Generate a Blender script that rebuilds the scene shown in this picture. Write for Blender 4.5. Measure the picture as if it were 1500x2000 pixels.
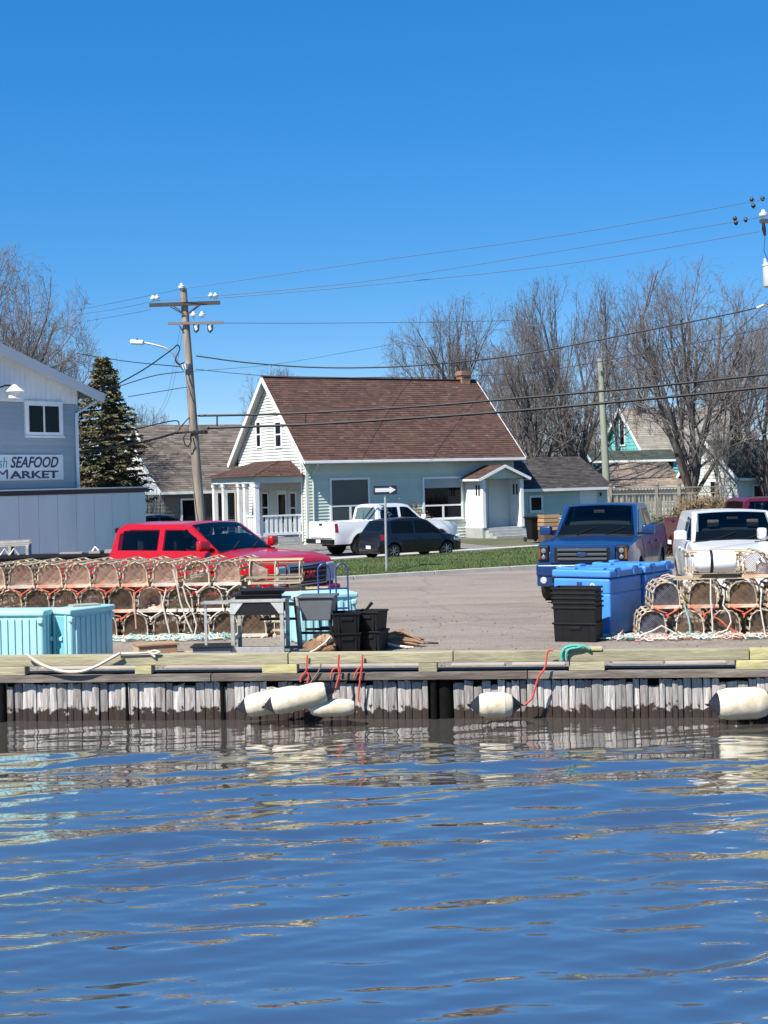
import bpy, bmesh, math, random
import numpy as np
from mathutils import Vector, Matrix
R = math.radians
rnd = random.Random(11)
NR = np.random.RandomState(5)
for o in list(bpy.data.objects):
    bpy.data.objects.remove(o)
SC = bpy.context.scene
COL = SC.collection

# ------------------------------------------------------------------ camera, sky, sun, exposure
F, ROLL, YH = 2800.0, 0.024, 938.0        # focal length (px of the 1500x2000 photo), camera roll, eye-level row
DECK, ZC = 0.71, 3.46                     # wharf deck and eye height above the water (z = 0)
cam = bpy.data.cameras.new('camera')
cam.sensor_width = 36; cam.sensor_fit = 'AUTO'; cam.lens = 36 * F / 2000
cam.shift_y = -(1000 - YH) / 2000
cam.clip_start = .3; cam.clip_end = 3000
camo = bpy.data.objects.new('camera', cam); COL.objects.link(camo)
cr, sr = math.cos(ROLL), math.sin(ROLL)
camo.matrix_world = Matrix(((cr, sr, 0, 0), (0, 0, -1, 0), (-sr, cr, 0, ZC), (0, 0, 0, 1)))
SC.camera = camo

SUN_EL, SUN_PHI = R(50), R(49)            # sun stands to the left and behind the camera
sdir = Vector((-math.cos(SUN_PHI) * math.cos(SUN_EL), -math.sin(SUN_PHI) * math.cos(SUN_EL), math.sin(SUN_EL)))
w = bpy.data.worlds.new('World'); SC.world = w; w.use_nodes = True
nt = w.node_tree; nt.nodes.clear()
sky = nt.nodes.new('ShaderNodeTexSky'); sky.sky_type = 'NISHITA'; sky.sun_disc = False
sky.sun_elevation = SUN_EL; sky.sun_rotation = math.atan2(sdir.x, sdir.y)
sky.altitude = 3000; sky.air_density = 1.0; sky.dust_density = 0.0; sky.ozone_density = 8.0
gam = nt.nodes.new('ShaderNodeGamma'); gam.inputs['Gamma'].default_value = .5
hsv = nt.nodes.new('ShaderNodeHueSaturation'); hsv.inputs['Hue'].default_value = .507; hsv.inputs['Saturation'].default_value = 1.76; hsv.inputs['Value'].default_value = 1.62
bg = nt.nodes.new('ShaderNodeBackground'); bg.inputs['Strength'].default_value = 0.135
wo = nt.nodes.new('ShaderNodeOutputWorld')
nt.links.new(sky.outputs[0], gam.inputs[0]); nt.links.new(gam.outputs[0], hsv.inputs['Color']); nt.links.new(hsv.outputs[0], bg.inputs['Color'])
nt.links.new(bg.outputs[0], wo.inputs['Surface'])
sl = bpy.data.lights.new('sun', 'SUN'); sl.energy = 5.0; sl.angle = R(.5); sl.color = (1, .95, .87)
so = bpy.data.objects.new('sun', sl); COL.objects.link(so)
so.rotation_euler = sdir.to_track_quat('Z', 'Y').to_euler(); so.location = (-20, -20, 40)
SC.view_settings.view_transform = 'Standard'; SC.view_settings.look = 'None'
SC.view_settings.exposure = 0.72; SC.view_settings.gamma = 1; SC.view_settings.use_curve_mapping = False
SC.cycles.max_bounces = 6; SC.cycles.transparent_max_bounces = 6
SC.cycles.caustics_reflective = False; SC.cycles.caustics_refractive = False

# ------------------------------------------------------------------ placing helpers
def ray(px, py):
    du, dv = px - 750.0, YH - py
    return ((du * cr + dv * sr) / F, (-du * sr + dv * cr) / F)
def at(px, py, Y):
    a, b = ray(px, py); return Vector((a * Y, Y, ZC + b * Y))
def gp(px, py, z=DECK):
    a, b = ray(px, py); t = (z - ZC) / b; return Vector((a * t, t, z))
def gx(px, Y, z=DECK):                     # the point of column px at distance Y, on height z
    # X = (du cr + dv sr) Y/F ; Z - ZC = (-du sr + dv cr) Y/F
    du = px - 750.0; dv = ((z - ZC) * F / Y + du * sr) / cr
    return Vector(((du * cr + dv * sr) / F * Y, Y, z))
class Fr:                                  # a yawed frame on the ground
    def __init__(s, O, yaw): s.O = Vector(O); s.yaw = yaw; s.e = (math.cos(yaw), math.sin(yaw)); s.n = (-math.sin(yaw), math.cos(yaw))
    def on(s, px, py, v=0.0):              # photo point seen on the plane local y = v: local x and height
        a, b = ray(px, py)
        t = (v + s.O.x * s.n[0] + s.O.y * s.n[1]) / (a * s.n[0] + s.n[1])
        return ((a * t - s.O.x) * s.e[0] + (t - s.O.y) * s.e[1], ZC + t * b - s.O.z)
    def w(s, x, y, z): return Vector((s.O.x + x * s.e[0] + y * s.n[0], s.O.y + x * s.e[1] + y * s.n[1], s.O.z + z))

# ------------------------------------------------------------------ materials
MATS = {}
def pm(name, col, rough=.65, metal=0., noise=None, col2=None, mix=None, island=0., objr=0., bump=None, spec=.5, coat=0., stretch=(1, 1, 1), island_hue=0.):
    """principled material; noise=(scale, amount) mottles value, col2 + mix=(scale, lo, hi) adds patches of a second colour,
    island / objr vary value per piece, bump=(scale, strength)"""
    if name in MATS: return MATS[name]
    m = bpy.data.materials.new(name); m.use_nodes = True; MATS[name] = m
    n = m.node_tree.nodes; l = m.node_tree.links; b = n['Principled BSDF']
    b.inputs['Roughness'].default_value = rough; b.inputs['Metallic'].default_value = metal
    b.inputs['Specular IOR Level'].default_value = spec
    if coat: b.inputs['Coat Weight'].default_value = coat; b.inputs['Coat Roughness'].default_value = .04
    tc = n.new('ShaderNodeTexCoord'); mp = n.new('ShaderNodeMapping'); mp.inputs['Scale'].default_value = stretch
    l.new(tc.outputs['Object'], mp.inputs[0])
    rgb = n.new('ShaderNodeRGB'); rgb.outputs[0].default_value = (*col, 1); out = rgb.outputs[0]
    def nz(scale, detail=5.):
        t = n.new('ShaderNodeTexNoise'); t.inputs['Scale'].default_value = scale; t.inputs['Detail'].default_value = detail
        t.inputs['Roughness'].default_value = .65
        l.new(mp.outputs[0], t.inputs['Vector']); return t.outputs[0]
    if col2:
        mr = n.new('ShaderNodeMapRange'); mr.inputs[1].default_value = mix[1]; mr.inputs[2].default_value = mix[2]
        l.new(nz(mix[0]), mr.inputs[0])
        mx = n.new('ShaderNodeMix'); mx.data_type = 'RGBA'; l.new(mr.outputs[0], mx.inputs[0]); l.new(out, mx.inputs[6])
        mx.inputs[7].default_value = (*col2, 1); out = mx.outputs[2]
    val = None
    def addv(sock, lo, hi):
        nonlocal val
        mr = n.new('ShaderNodeMapRange'); mr.inputs[3].default_value = lo; mr.inputs[4].default_value = hi; l.new(sock, mr.inputs[0])
        if val is None: val = mr.outputs[0]
        else:
            mu = n.new('ShaderNodeMath'); mu.operation = 'MULTIPLY'; l.new(val, mu.inputs[0]); l.new(mr.outputs[0], mu.inputs[1]); val = mu.outputs[0]
    if noise:
        nn = nz(noise[0]); mr0 = n.new('ShaderNodeMapRange'); mr0.inputs[1].default_value = .3; mr0.inputs[2].default_value = .7
        l.new(nn, mr0.inputs[0]); addv(mr0.outputs[0], 1 - noise[1], 1 + noise[1])
    if island: g = n.new('ShaderNodeNewGeometry'); addv(g.outputs['Random Per Island'], 1 - island, 1 + island)
    if objr: oi = n.new('ShaderNodeObjectInfo'); addv(oi.outputs['Random'], 1 - objr, 1 + objr)
    if val is not None:
        hs = n.new('ShaderNodeHueSaturation'); l.new(out, hs.inputs['Color']); l.new(val, hs.inputs['Value']); out = hs.outputs[0]
        if island_hue:
            g2 = n.new('ShaderNodeNewGeometry'); ml = n.new('ShaderNodeMath'); ml.operation = 'MULTIPLY'; ml.inputs[1].default_value = 7.31
            fr_ = n.new('ShaderNodeMath'); fr_.operation = 'FRACT'; mr = n.new('ShaderNodeMapRange')
            mr.inputs[3].default_value = .5 - island_hue; mr.inputs[4].default_value = .5 + island_hue
            l.new(g2.outputs['Random Per Island'], ml.inputs[0]); l.new(ml.outputs[0], fr_.inputs[0]); l.new(fr_.outputs[0], mr.inputs[0]); l.new(mr.outputs[0], hs.inputs['Hue'])
    l.new(out, b.inputs['Base Color'])
    if bump:
        bp = n.new('ShaderNodeBump'); bp.inputs['Strength'].default_value = bump[1]; bp.inputs['Distance'].default_value = .02
        l.new(nz(bump[0], 8.), bp.inputs['Height']); l.new(bp.outputs[0], b.inputs['Normal'])
    return m

# ------------------------------------------------------------------ mesh builder
class MB:
    def __init__(s): s.v = []; s.f = []
    def add(s, vs, fs):
        o = len(s.v); s.v += [tuple(p) for p in vs]; s.f += [tuple(i + o for i in f) for f in fs]; return s
    def box(s, x0, x1, y0, y1, z0, z1, M=None):
        vs = [Vector(p) for p in ((x0, y0, z0), (x1, y0, z0), (x1, y1, z0), (x0, y1, z0), (x0, y0, z1), (x1, y0, z1), (x1, y1, z1), (x0, y1, z1))]
        if M is not None: vs = [M @ p for p in vs]
        return s.add(vs, [(0, 3, 2, 1), (4, 5, 6, 7), (0, 1, 5, 4), (1, 2, 6, 5), (2, 3, 7, 6), (3, 0, 4, 7)])
    def cbox(s, c, d, rz=0., rx=0., ry=0.):
        M = Matrix.Translation(c) @ Matrix.Rotation(rz, 4, 'Z') @ Matrix.Rotation(ry, 4, 'Y') @ Matrix.Rotation(rx, 4, 'X')
        return s.box(-d[0] / 2, d[0] / 2, -d[1] / 2, d[1] / 2, -d[2] / 2, d[2] / 2, M)
    def bar(s, p, q, w, h, up=(0, 0, 1)):
        p, q = Vector(p), Vector(q); d = q - p; L = d.length; d.normalize(); u = Vector(up)
        if abs(d.dot(u)) > .98: u = Vector((0, 1, 0))
        sd = d.cross(u).normalized(); u = sd.cross(d)
        M = Matrix((( d.x, sd.x, u.x, p.x), (d.y, sd.y, u.y, p.y), (d.z, sd.z, u.z, p.z), (0, 0, 0, 1)))
        return s.box(0, L, -w / 2, w / 2, -h / 2, h / 2, M)
    def tube(s, pts, r, n=6, cap=True):
        pts = [Vector(p) for p in pts]; m = len(pts); rs = r if isinstance(r, (list, tuple)) else [r] * m
        o = len(s.v); ref = None
        for i, p in enumerate(pts):
            d = (pts[min(i + 1, m - 1)] - pts[max(i - 1, 0)]).normalized()
            if ref is None: ref = Vector((0, 0, 1)) if abs(d.z) < .9 else Vector((1, 0, 0))
            a = d.cross(ref).normalized(); b = a.cross(d).normalized(); ref = b if b.length > .5 else ref
            for k in range(n):
                t = 2 * math.pi * k / n; s.v.append(tuple(p + (a * math.cos(t) + b * math.sin(t)) * rs[i]))
        for i in range(m - 1):
            for k in range(n):
                k2 = (k + 1) % n; s.f.append((o + i * n + k, o + i * n + k2, o + (i + 1) * n + k2, o + (i + 1) * n + k))
        if cap: s.f.append(tuple(o + k for k in range(n))[::-1]); s.f.append(tuple(o + (m - 1) * n + k for k in range(n)))
        return s
    def lathe(s, prof, n=16, M=None):      # prof: (radius, z)
        o = len(s.v)
        for r, z in prof:
            for k in range(n):
                t = 2 * math.pi * k / n; p = Vector((r * math.cos(t), r * math.sin(t), z)); s.v.append(tuple(M @ p if M is not None else p))
        for i in range(len(prof) - 1):
            for k in range(n):
                k2 = (k + 1) % n; s.f.append((o + i * n + k, o + i * n + k2, o + (i + 1) * n + k2, o + (i + 1) * n + k))
        s.f.append(tuple(o + k for k in range(n))[::-1]); s.f.append(tuple(o + (len(prof) - 1) * n + k for k in range(n)))
        return s
    def prism(s, poly, y0, y1, M=None):    # polygon in x,z extruded along y
        n = len(poly); vs = [Vector((x, y0, z)) for x, z in poly] + [Vector((x, y1, z)) for x, z in poly]
        if M is not None: vs = [M @ p for p in vs]
        return s.add(vs, [tuple(range(n)), tuple(range(2 * n - 1, n - 1, -1))] + [(i, i + n, (i + 1) % n + n, (i + 1) % n) for i in range(n)])
    def grid(s, fn, nu, nv):
        o = len(s.v)
        for i in range(nu + 1):
            for j in range(nv + 1): s.v.append(tuple(fn(i / nu, j / nv)))
        for i in range(nu):
            for j in range(nv):
                a = o + i * (nv + 1) + j; s.f.append((a, a + nv + 1, a + nv + 2, a + 1))
        return s
    def mesh(s, name, mat, bevel=0., smooth=False, fix=True, seg=2):
        me = bpy.data.meshes.new(name); me.from_pydata(s.v, [], s.f)
        if fix or bevel:
            bm = bmesh.new(); bm.from_mesh(me)
            if fix: bmesh.ops.recalc_face_normals(bm, faces=bm.faces)
            if bevel:
                es = [e for e in bm.edges if len(e.link_faces) == 2 and e.calc_face_angle(0) > .5]
                bmesh.ops.bevel(bm, geom=es, offset=bevel, segments=seg, affect='EDGES', profile=.6, clamp_overlap=True)
            bm.to_mesh(me); bm.free()
        if smooth:
            me.polygons.foreach_set('use_smooth', [True] * len(me.polygons)); me.set_sharp_from_angle(angle=R(38))
        if mat: me.materials.append(mat)
        return me
    def build(s, name, mat, parent=None, loc=(0, 0, 0), rot=None, **k):
        return link(name, s.mesh(name, mat, **k), parent, loc, rot)
def link(name, me, parent=None, loc=(0, 0, 0), rot=None):
    o = bpy.data.objects.new(name, me); COL.objects.link(o); o.parent = parent; o.location = loc
    if rot is not None: o.rotation_euler = rot
    return o
def tag(o, label, cat, group=None, kind=None):
    if label: o['label'] = label
    if cat: o['category'] = cat
    if group: o['group'] = group
    if kind: o['kind'] = kind
    return o
def thing(name, label, cat, loc=(0, 0, 0), rz=0., group=None):
    o = bpy.data.objects.new(name, None); o.empty_display_size = .2; COL.objects.link(o); o.location = loc; o.rotation_euler = (0, 0, rz)
    return tag(o, label, cat, group)
def struct(o): o['kind'] = 'structure'; return o
KIDS = {}
def dup(root, loc, rz, label=None, group=None, scale=None):
    def cp(o, par):
        c = o.copy(); COL.objects.link(c); c.parent = par
        for ch in KIDS.setdefault(o.name, [x for x in bpy.data.objects if x.parent == o]): cp(ch, c)
        return c
    r = cp(root, None); r.location = loc; r.rotation_euler = (root.rotation_euler.x, root.rotation_euler.y, rz)
    if label: r['label'] = label
    if group: r['group'] = group
    if scale: r.scale = scale
    return r
def text_mesh(body, size, mat, shear=0., bold=0., extr=.004, spacing=1.):
    cu = bpy.data.curves.new('lettering', 'FONT'); cu.body = body; cu.size = size; cu.shear = shear; cu.offset = bold; cu.extrude = extr
    cu.space_character = spacing; cu.resolution_u = 4
    ob = bpy.data.objects.new('lettering', cu); COL.objects.link(ob)
    dg = bpy.context.evaluated_depsgraph_get(); me = bpy.data.meshes.new_from_object(ob.evaluated_get(dg))
    bpy.data.objects.remove(ob); me.materials.clear(); me.materials.append(mat); me.name = 'lettering'
    xs = [v.co.x for v in me.vertices]; ys = [v.co.y for v in me.vertices]
    return me, min(xs), max(xs), min(ys), max(ys)
def fit_text(parent, body, x0, x1, z0, z1, y, mat, name='lettering', **k):   # lettering stretched into a box on a wall plane
    me, a, b, c, d = text_mesh(body, 1., mat, **k)
    sx, sy = (x1 - x0) / (b - a), (z1 - z0) / (d - c)
    for v in me.vertices: v.co = ((v.co.x - a) * sx, (v.co.y - c) * sy, v.co.z)
    return link(name, me, parent, (x0, y, z0), (R(90), 0, 0))
def segs_mesh(name, P0, P1, R0, R1, mat, ns=3):
    P0, P1, R0, R1 = map(lambda a: np.asarray(a, float), (P0, P1, R0, R1)); n = len(P0)
    d = P1 - P0; d /= np.linalg.norm(d, axis=1, keepdims=True) + 1e-9
    ref = np.where(np.abs(d[:, 2:3]) < .9, np.array([[0, 0, 1.]]), np.array([[1., 0, 0]]))
    a = np.cross(d, ref); a /= np.linalg.norm(a, axis=1, keepdims=True); b = np.cross(d, a)
    V = np.zeros((n, 2 * ns, 3))
    for k in range(ns):
        t = 2 * math.pi * k / ns; q = a * math.cos(t) + b * math.sin(t)
        V[:, k] = P0 + q * R0[:, None]; V[:, ns + k] = P1 + q * R1[:, None]
    f = np.array([[k, (k + 1) % ns, ns + (k + 1) % ns, ns + k] for k in range(ns)])
    Fc = (np.arange(n)[:, None, None] * 2 * ns + f[None]).reshape(-1, 4)
    return np_mesh(name, V.reshape(-1, 3), Fc, mat, True)
def np_mesh(name, V, Fc, mat, smooth=False):
    me = bpy.data.meshes.new(name); nv, nf, k = len(V), len(Fc), Fc.shape[1]
    me.vertices.add(nv); me.vertices.foreach_set('co', np.asarray(V, np.float32).ravel())
    me.loops.add(nf * k); me.loops.foreach_set('vertex_index', Fc.astype(np.int32).ravel())
    me.polygons.add(nf); me.polygons.foreach_set('loop_start', np.arange(0, nf * k, k, dtype=np.int32))
    if smooth: me.polygons.foreach_set('use_smooth', np.ones(nf, bool))
    me.update(calc_edges=True); me.validate()
    if mat: me.materials.append(mat)
    return me
ORD = ['first', 'second', 'third', 'fourth', 'fifth', 'sixth', 'seventh', 'eighth', 'ninth', 'tenth', 'eleventh', 'twelfth']

# palette
WHITE = pm('white_paint', (.78, .79, .78), .5, noise=(3, .06))
WOODP = pm('pale_wood', (.52, .44, .32), .75, noise=(9, .25), island=.2, objr=.18, stretch=(1, 1, 4))
BLACKP = pm('black_plastic', (.009, .009, .010), .55, noise=(6, .3), bump=(30, .1), spec=.22)
RUBBER = pm('rubber', (.014, .014, .015), .85, noise=(12, .2))
CHROME = pm('chrome', (.75, .76, .78), .15, 1.)
ALLOY = pm('alloy', (.5, .51, .53), .3, .9)
GLASS = pm('tinted_glass', (.004, .006, .009), .03, spec=.16)
DARK = pm('dark_trim', (.010, .010, .012), .5, spec=.3)
GALV = pm('galvanised', (.5, .52, .53), .45, .6, noise=(7, .15))
CABLE = pm('cable_black', (.012, .012, .014), .6)

def clear_glass():
    m = bpy.data.materials.new('car_glass'); m.use_nodes = True; n = m.node_tree.nodes; l = m.node_tree.links; n.clear()
    t = n.new('ShaderNodeBsdfTransparent'); t.inputs[0].default_value = (.42, .5, .5, 1)
    g = n.new('ShaderNodeBsdfGlossy'); g.inputs['Roughness'].default_value = .02; g.inputs[0].default_value = (.9, .95, 1, 1)
    f = n.new('ShaderNodeFresnel'); f.inputs[0].default_value = 1.4; mx = n.new('ShaderNodeMixShader'); o = n.new('ShaderNodeOutputMaterial')
    l.new(f.outputs[0], mx.inputs[0]); l.new(t.outputs[0], mx.inputs[1]); l.new(g.outputs[0], mx.inputs[2]); l.new(mx.outputs[0], o.inputs[0]); return m
CGLASS = clear_glass()
# ------------------------------------------------------------------ ground, lot, lawn, water
DA = math.atan(-.117)                       # the wharf edge runs a little towards the camera on the right
DK = Fr((0, 20.75, 0), DA)
def lot_mat():
    m = pm('worn_asphalt', (.25, .208, .168), .9, noise=(.45, .1), col2=(.15, .122, .1), mix=(.35, .5, .72), bump=(40, .35), stretch=(.6, 1.6, 1))
    n = m.node_tree.nodes; l = m.node_tree.links; b = n['Principled BSDF']; src = b.inputs['Base Color'].links[0].from_socket
    tc = n.new('ShaderNodeTexCoord'); sp = n.new('ShaderNodeTexNoise'); sp.inputs['Scale'].default_value = 26; sp.inputs['Detail'].default_value = 8
    l.new(tc.outputs['Object'], sp.inputs['Vector'])
    mr = n.new('ShaderNodeMapRange'); mr.inputs[1].default_value = .3; mr.inputs[2].default_value = .7; mr.inputs[3].default_value = .78; mr.inputs[4].default_value = 1.2
    l.new(sp.outputs[0], mr.inputs[0])
    vo = n.new('ShaderNodeTexVoronoi'); vo.feature = 'DISTANCE_TO_EDGE'; vo.inputs['Scale'].default_value = .28
    nd = n.new('ShaderNodeTexNoise'); nd.inputs['Scale'].default_value = .9; nd.inputs['Detail'].default_value = 6
    mx0 = n.new('ShaderNodeMix'); mx0.data_type = 'RGBA'; mx0.inputs[0].default_value = .35
    l.new(tc.outputs['Object'], nd.inputs['Vector']); l.new(tc.outputs['Object'], mx0.inputs[6]); l.new(nd.outputs[1], mx0.inputs[7]); l.new(mx0.outputs[2], vo.inputs['Vector'])
    cr_ = n.new('ShaderNodeMapRange'); cr_.inputs[1].default_value = .002; cr_.inputs[2].default_value = .012; cr_.inputs[3].default_value = .84; cr_.inputs[4].default_value = 1
    l.new(vo.outputs['Distance'], cr_.inputs[0])
    st = n.new('ShaderNodeTexNoise'); st.inputs['Scale'].default_value = .55; st.inputs['Detail'].default_value = 7; st.inputs['Roughness'].default_value = .7
    mp2 = n.new('ShaderNodeMapping'); mp2.inputs['Scale'].default_value = (.45, 1.5, 1); l.new(tc.outputs['Object'], mp2.inputs[0]); l.new(mp2.outputs[0], st.inputs['Vector'])
    s2 = n.new('ShaderNodeMapRange'); s2.inputs[1].default_value = .56; s2.inputs[2].default_value = .72; s2.inputs[3].default_value = 1; s2.inputs[4].default_value = .62; l.new(st.outputs[0], s2.inputs[0])
    mq = n.new('ShaderNodeMath'); mq.operation = 'MULTIPLY'; l.new(s2.outputs[0], mq.inputs[0]); l.new(cr_.outputs[0], mq.inputs[1])
    mu = n.new('ShaderNodeMath'); mu.operation = 'MULTIPLY'; l.new(mr.outputs[0], mu.inputs[0]); l.new(mq.outputs[0], mu.inputs[1])
    hs = n.new('ShaderNodeHueSaturation'); l.new(src, hs.inputs['Color']); l.new(mu.outputs[0], hs.inputs['Value']); l.new(hs.outputs[0], b.inputs['Base Color'])
    return m
DIRT = pm('ground_dirt', (.13, .115, .075), .95, noise=(.6, .3), col2=(.06, .075, .025), mix=(.3, .4, .6), bump=(8, .5))
e0, e1 = DK.w(-400, .3, 0), DK.w(400, .3, 0)
struct(MB().add([(e0.x, e0.y, DECK - .05), (e1.x, e1.y, DECK - .05), (900, 1500, DECK - .05), (-900, 1500, DECK - .05)], [(0, 1, 2, 3)]).build('ground', DIRT))
CA, CB = gp(665, 1134), gp(1045, 1111)      # foot of the lawn kerb
cdir = (CB - CA).normalized(); cperp = Vector((-cdir.y, cdir.x, 0))
kl, kr = CA - cdir * 1.5, CA + cdir * 60
a0, a1 = DK.w(-60, .0, 0), DK.w(60, .0, 0)
struct(MB().add([(a0.x, a0.y, DECK), (a1.x, a1.y, DECK), (70, 60, DECK), (kr.x, kr.y, DECK), (kl.x, kl.y, DECK), (kl.x - 1.2, kl.y + 4, DECK), (-8, 62, DECK), (-60, 62, DECK)],
       [tuple(range(8))]).build('paved_lot', lot_mat()))
CONC = pm('concrete', (.42, .4, .37), .9, noise=(2, .15), bump=(20, .3))
# lawn: a low bank behind the kerb, flat on top up to the driveway
def lawn_w(u): return 7.6 + .2 * u
def lawn_pt(u, v):                          # u along the kerb 0..26 m, v away from it
    p = CA + cdir * (u - .9) + cperp * v
    h = .1 + .16 * min(1, max(0, v - .1) / 1.2) ** .8 - .24 * min(1, max(0, (v - (lawn_w(u) - 4.5)) / 4.5))
    h += .03 * math.sin(u * 1.3 + v) * min(1, v)
    return Vector((p.x, p.y, DECK + h))
GRASS = pm('lawn_turf', (.055, .085, .02), .95, noise=(1.2, .3), col2=(.12, .1, .035), mix=(.9, .5, .7), bump=(25, .8))
struct(MB().grid(lambda a, b: lawn_pt(a * 34 - 4, b * lawn_w(a * 34 - 4)) - Vector((0, 0, .5 if a in (0, 1) or b in (0, 1) else 0)), 66, 24).build('lawn', GRASS, smooth=True))
n_ = 42000
U = NR.rand(n_) * 27 - 3; Vv = NR.rand(n_) ** 1.3 * (7.4 + .2 * U)
pts = np.array([lawn_pt(u, v) for u, v in zip(U, Vv)]); an = NR.rand(n_) * 6.283; hh = .02 + .035 * NR.rand(n_) + .06 * (Vv < 1.6) * NR.rand(n_)
dx = np.stack([np.cos(an), np.sin(an), np.zeros(n_)], 1) * .012
tip = pts + np.stack([(NR.rand(n_) - .5) * .08, (NR.rand(n_) - .5) * .08, hh], 1)
V_ = np.stack([pts - dx, pts + dx, tip], 1).reshape(-1, 3)
BLADE = pm('grass_blade', (.065, .1, .022), .8, island=.4, island_hue=.05)
tag(link('grass', np_mesh('grass', V_, np.arange(3 * n_).reshape(-1, 3), BLADE)), 'short green grass growing on the lawn bank before the mint house', 'grass', kind='stuff')
m = MB()
for i in range(12):
    p, q = CA + cdir * (i * 2.6 - 4.8), CA + cdir * (i * 2.6 - 2.22)
    m.bar(p + Vector((0, 0, .02)), q + Vector((0, 0, .02)), .16, .2)
struct(m.build('kerb', CONC, bevel=.015))
dA, dB = lawn_pt(0, lawn_w(0)), lawn_pt(30, lawn_w(30))
dv2 = cperp * 1.0
z4 = DECK + .03
struct(MB().add([(dA.x - 3, dA.y - 1.0, z4), (dB.x, dB.y, z4), (dB.x + 1, dB.y + 1.2, z4), (dA.x - 3, dA.y + .6, z4)], [(0, 1, 2, 3)]).build('walkway', CONC))
struct(MB().add([(-8, 48, z4 - .012), (6, 52, z4 - .012), (2, 64, z4 - .012), (-8, 62, z4 - .012)], [(0, 1, 2, 3)]).build('driveway', pm('driveway_gravel', (.2, .185, .165), .95, noise=(3, .2), bump=(30, .6))))

n_ = 5200                                   # loose grit and pebbles along the wharf edge and under the stacks
gxy = np.stack([NR.rand(n_) * 17 - 8, .35 + 9 * NR.rand(n_) ** 2.2, np.zeros(n_)], 1); gw = np.array([DK.w(x_, y_, DECK + .001) for x_, y_, _ in gxy])
gr = .006 + .022 * NR.rand(n_) ** 3; ga = NR.rand(n_) * 6.283
gv = np.stack([gw + np.stack([np.cos(ga + q) * gr, np.sin(ga + q) * gr, np.zeros(n_)], 1) for q in (0, 2.1, 4.2)] + [gw + np.stack([np.zeros(n_), np.zeros(n_), gr * 1.1], 1)], 1).reshape(-1, 3)
gf = (np.arange(n_)[:, None, None] * 4 + np.array([[0, 1, 3], [1, 2, 3], [2, 0, 3]])[None]).reshape(-1, 3)
tag(link('gravel', np_mesh('gravel', gv, gf, pm('gravel_grit', (.17, .14, .115), .9, island=.55, island_hue=.02))), 'loose grit and pebbles scattered along the wharf edge', 'gravel', kind='stuff')

def water():
    nx, ny = 420, 620
    def h(X, Y):
        z = np.zeros_like(X)
        rs = np.random.RandomState(3)
        for i in range(84):
            lam = .22 * (3.2 / .22) ** ((i + .5) / 84)
            th = R(90 + 6) + rs.randn() * R(8 if lam > 1 else 15)
            k = 2 * math.pi / lam; amp = (.0026 if lam > .9 else .0044 if lam > .3 else .0034) * lam * (.4 + 1.2 * rs.rand()); near = 1 if lam > .9 else np.clip((21 - Y) / 8.5, .5, 1.35)
            ph = rs.rand() * 6.283
            warp = .35 * np.sin(X * .5 + i) + .3 * np.sin(Y * .37 + 1.7 * i + X * .21)
            p_ = k * (X * math.cos(th) + Y * math.sin(th)) + ph + warp * 2.2
            z += near * amp * (np.sin(p_) - .28 * np.cos(2 * p_)) * (.65 + .35 * np.sin(X * .43 * rs.rand() + Y * .3 * rs.rand() + i))
        return z
    ys = np.concatenate([np.linspace(-30, 7.6, 60)[:-1], 7.6 + (21.9 - 7.6) * (np.linspace(0, 1, ny)), np.array([23.])])
    def patch(X, Y):                        # cat's paws: the ripple comes and goes
        s = np.zeros_like(X); rs = np.random.RandomState(8)
        for i in range(14):
            kx, ky = rs.randn() * .9, rs.randn() * 1.7; s += np.sin(kx * X + ky * Y + rs.rand() * 6.283 + .6 * np.sin(Y * .9 + i))
        return np.clip(.95 + .2 * s, .5, 1.5)
    xs = np.concatenate([np.linspace(-90, -7, 60)[:-1], np.linspace(-7, 7, nx), np.linspace(7, 90, 60)[1:]])
    X, Y = np.meshgrid(xs, ys); Z = h(X, Y) * patch(X, Y) * (1 - .42 * np.clip((Y - 13.5) / 6.5, 0, 1))
    V = np.stack([X, Y, Z], 2).reshape(-1, 3); a = np.arange(len(ys) - 1)[:, None] * len(xs) + np.arange(len(xs) - 1)[None]
    Fc = np.stack([a, a + 1, a + 1 + len(xs), a + len(xs)], 2).reshape(-1, 4)
    m = bpy.data.materials.new('harbour_water'); m.use_nodes = True; n = m.node_tree.nodes; l = m.node_tree.links; b = n['Principled BSDF']
    b.inputs['Base Color'].default_value = (.068, .062, .052, 1); b.inputs['Roughness'].default_value = .025; b.inputs['IOR'].default_value = 7.5
    tc = n.new('ShaderNodeTexCoord'); mp = n.new('ShaderNodeMapping'); mp.inputs['Scale'].default_value = (1.1, 3.6, 1); mp.inputs['Rotation'].default_value = (0, 0, R(-6))
    t = n.new('ShaderNodeTexNoise'); t.inputs['Scale'].default_value = 2.6; t.inputs['Detail'].default_value = 5; t.inputs['Roughness'].default_value = .55
    bp = n.new('ShaderNodeBump'); bp.inputs['Strength'].default_value = .03; bp.inputs['Distance'].default_value = .05
    l.new(tc.outputs['Object'], mp.inputs[0]); l.new(mp.outputs[0], t.inputs['Vector']); l.new(t.outputs[0], bp.inputs['Height']); l.new(bp.outputs[0], b.inputs['Normal'])
    struct(link('water', np_mesh('water', V, Fc, m, True)))
water()

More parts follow.
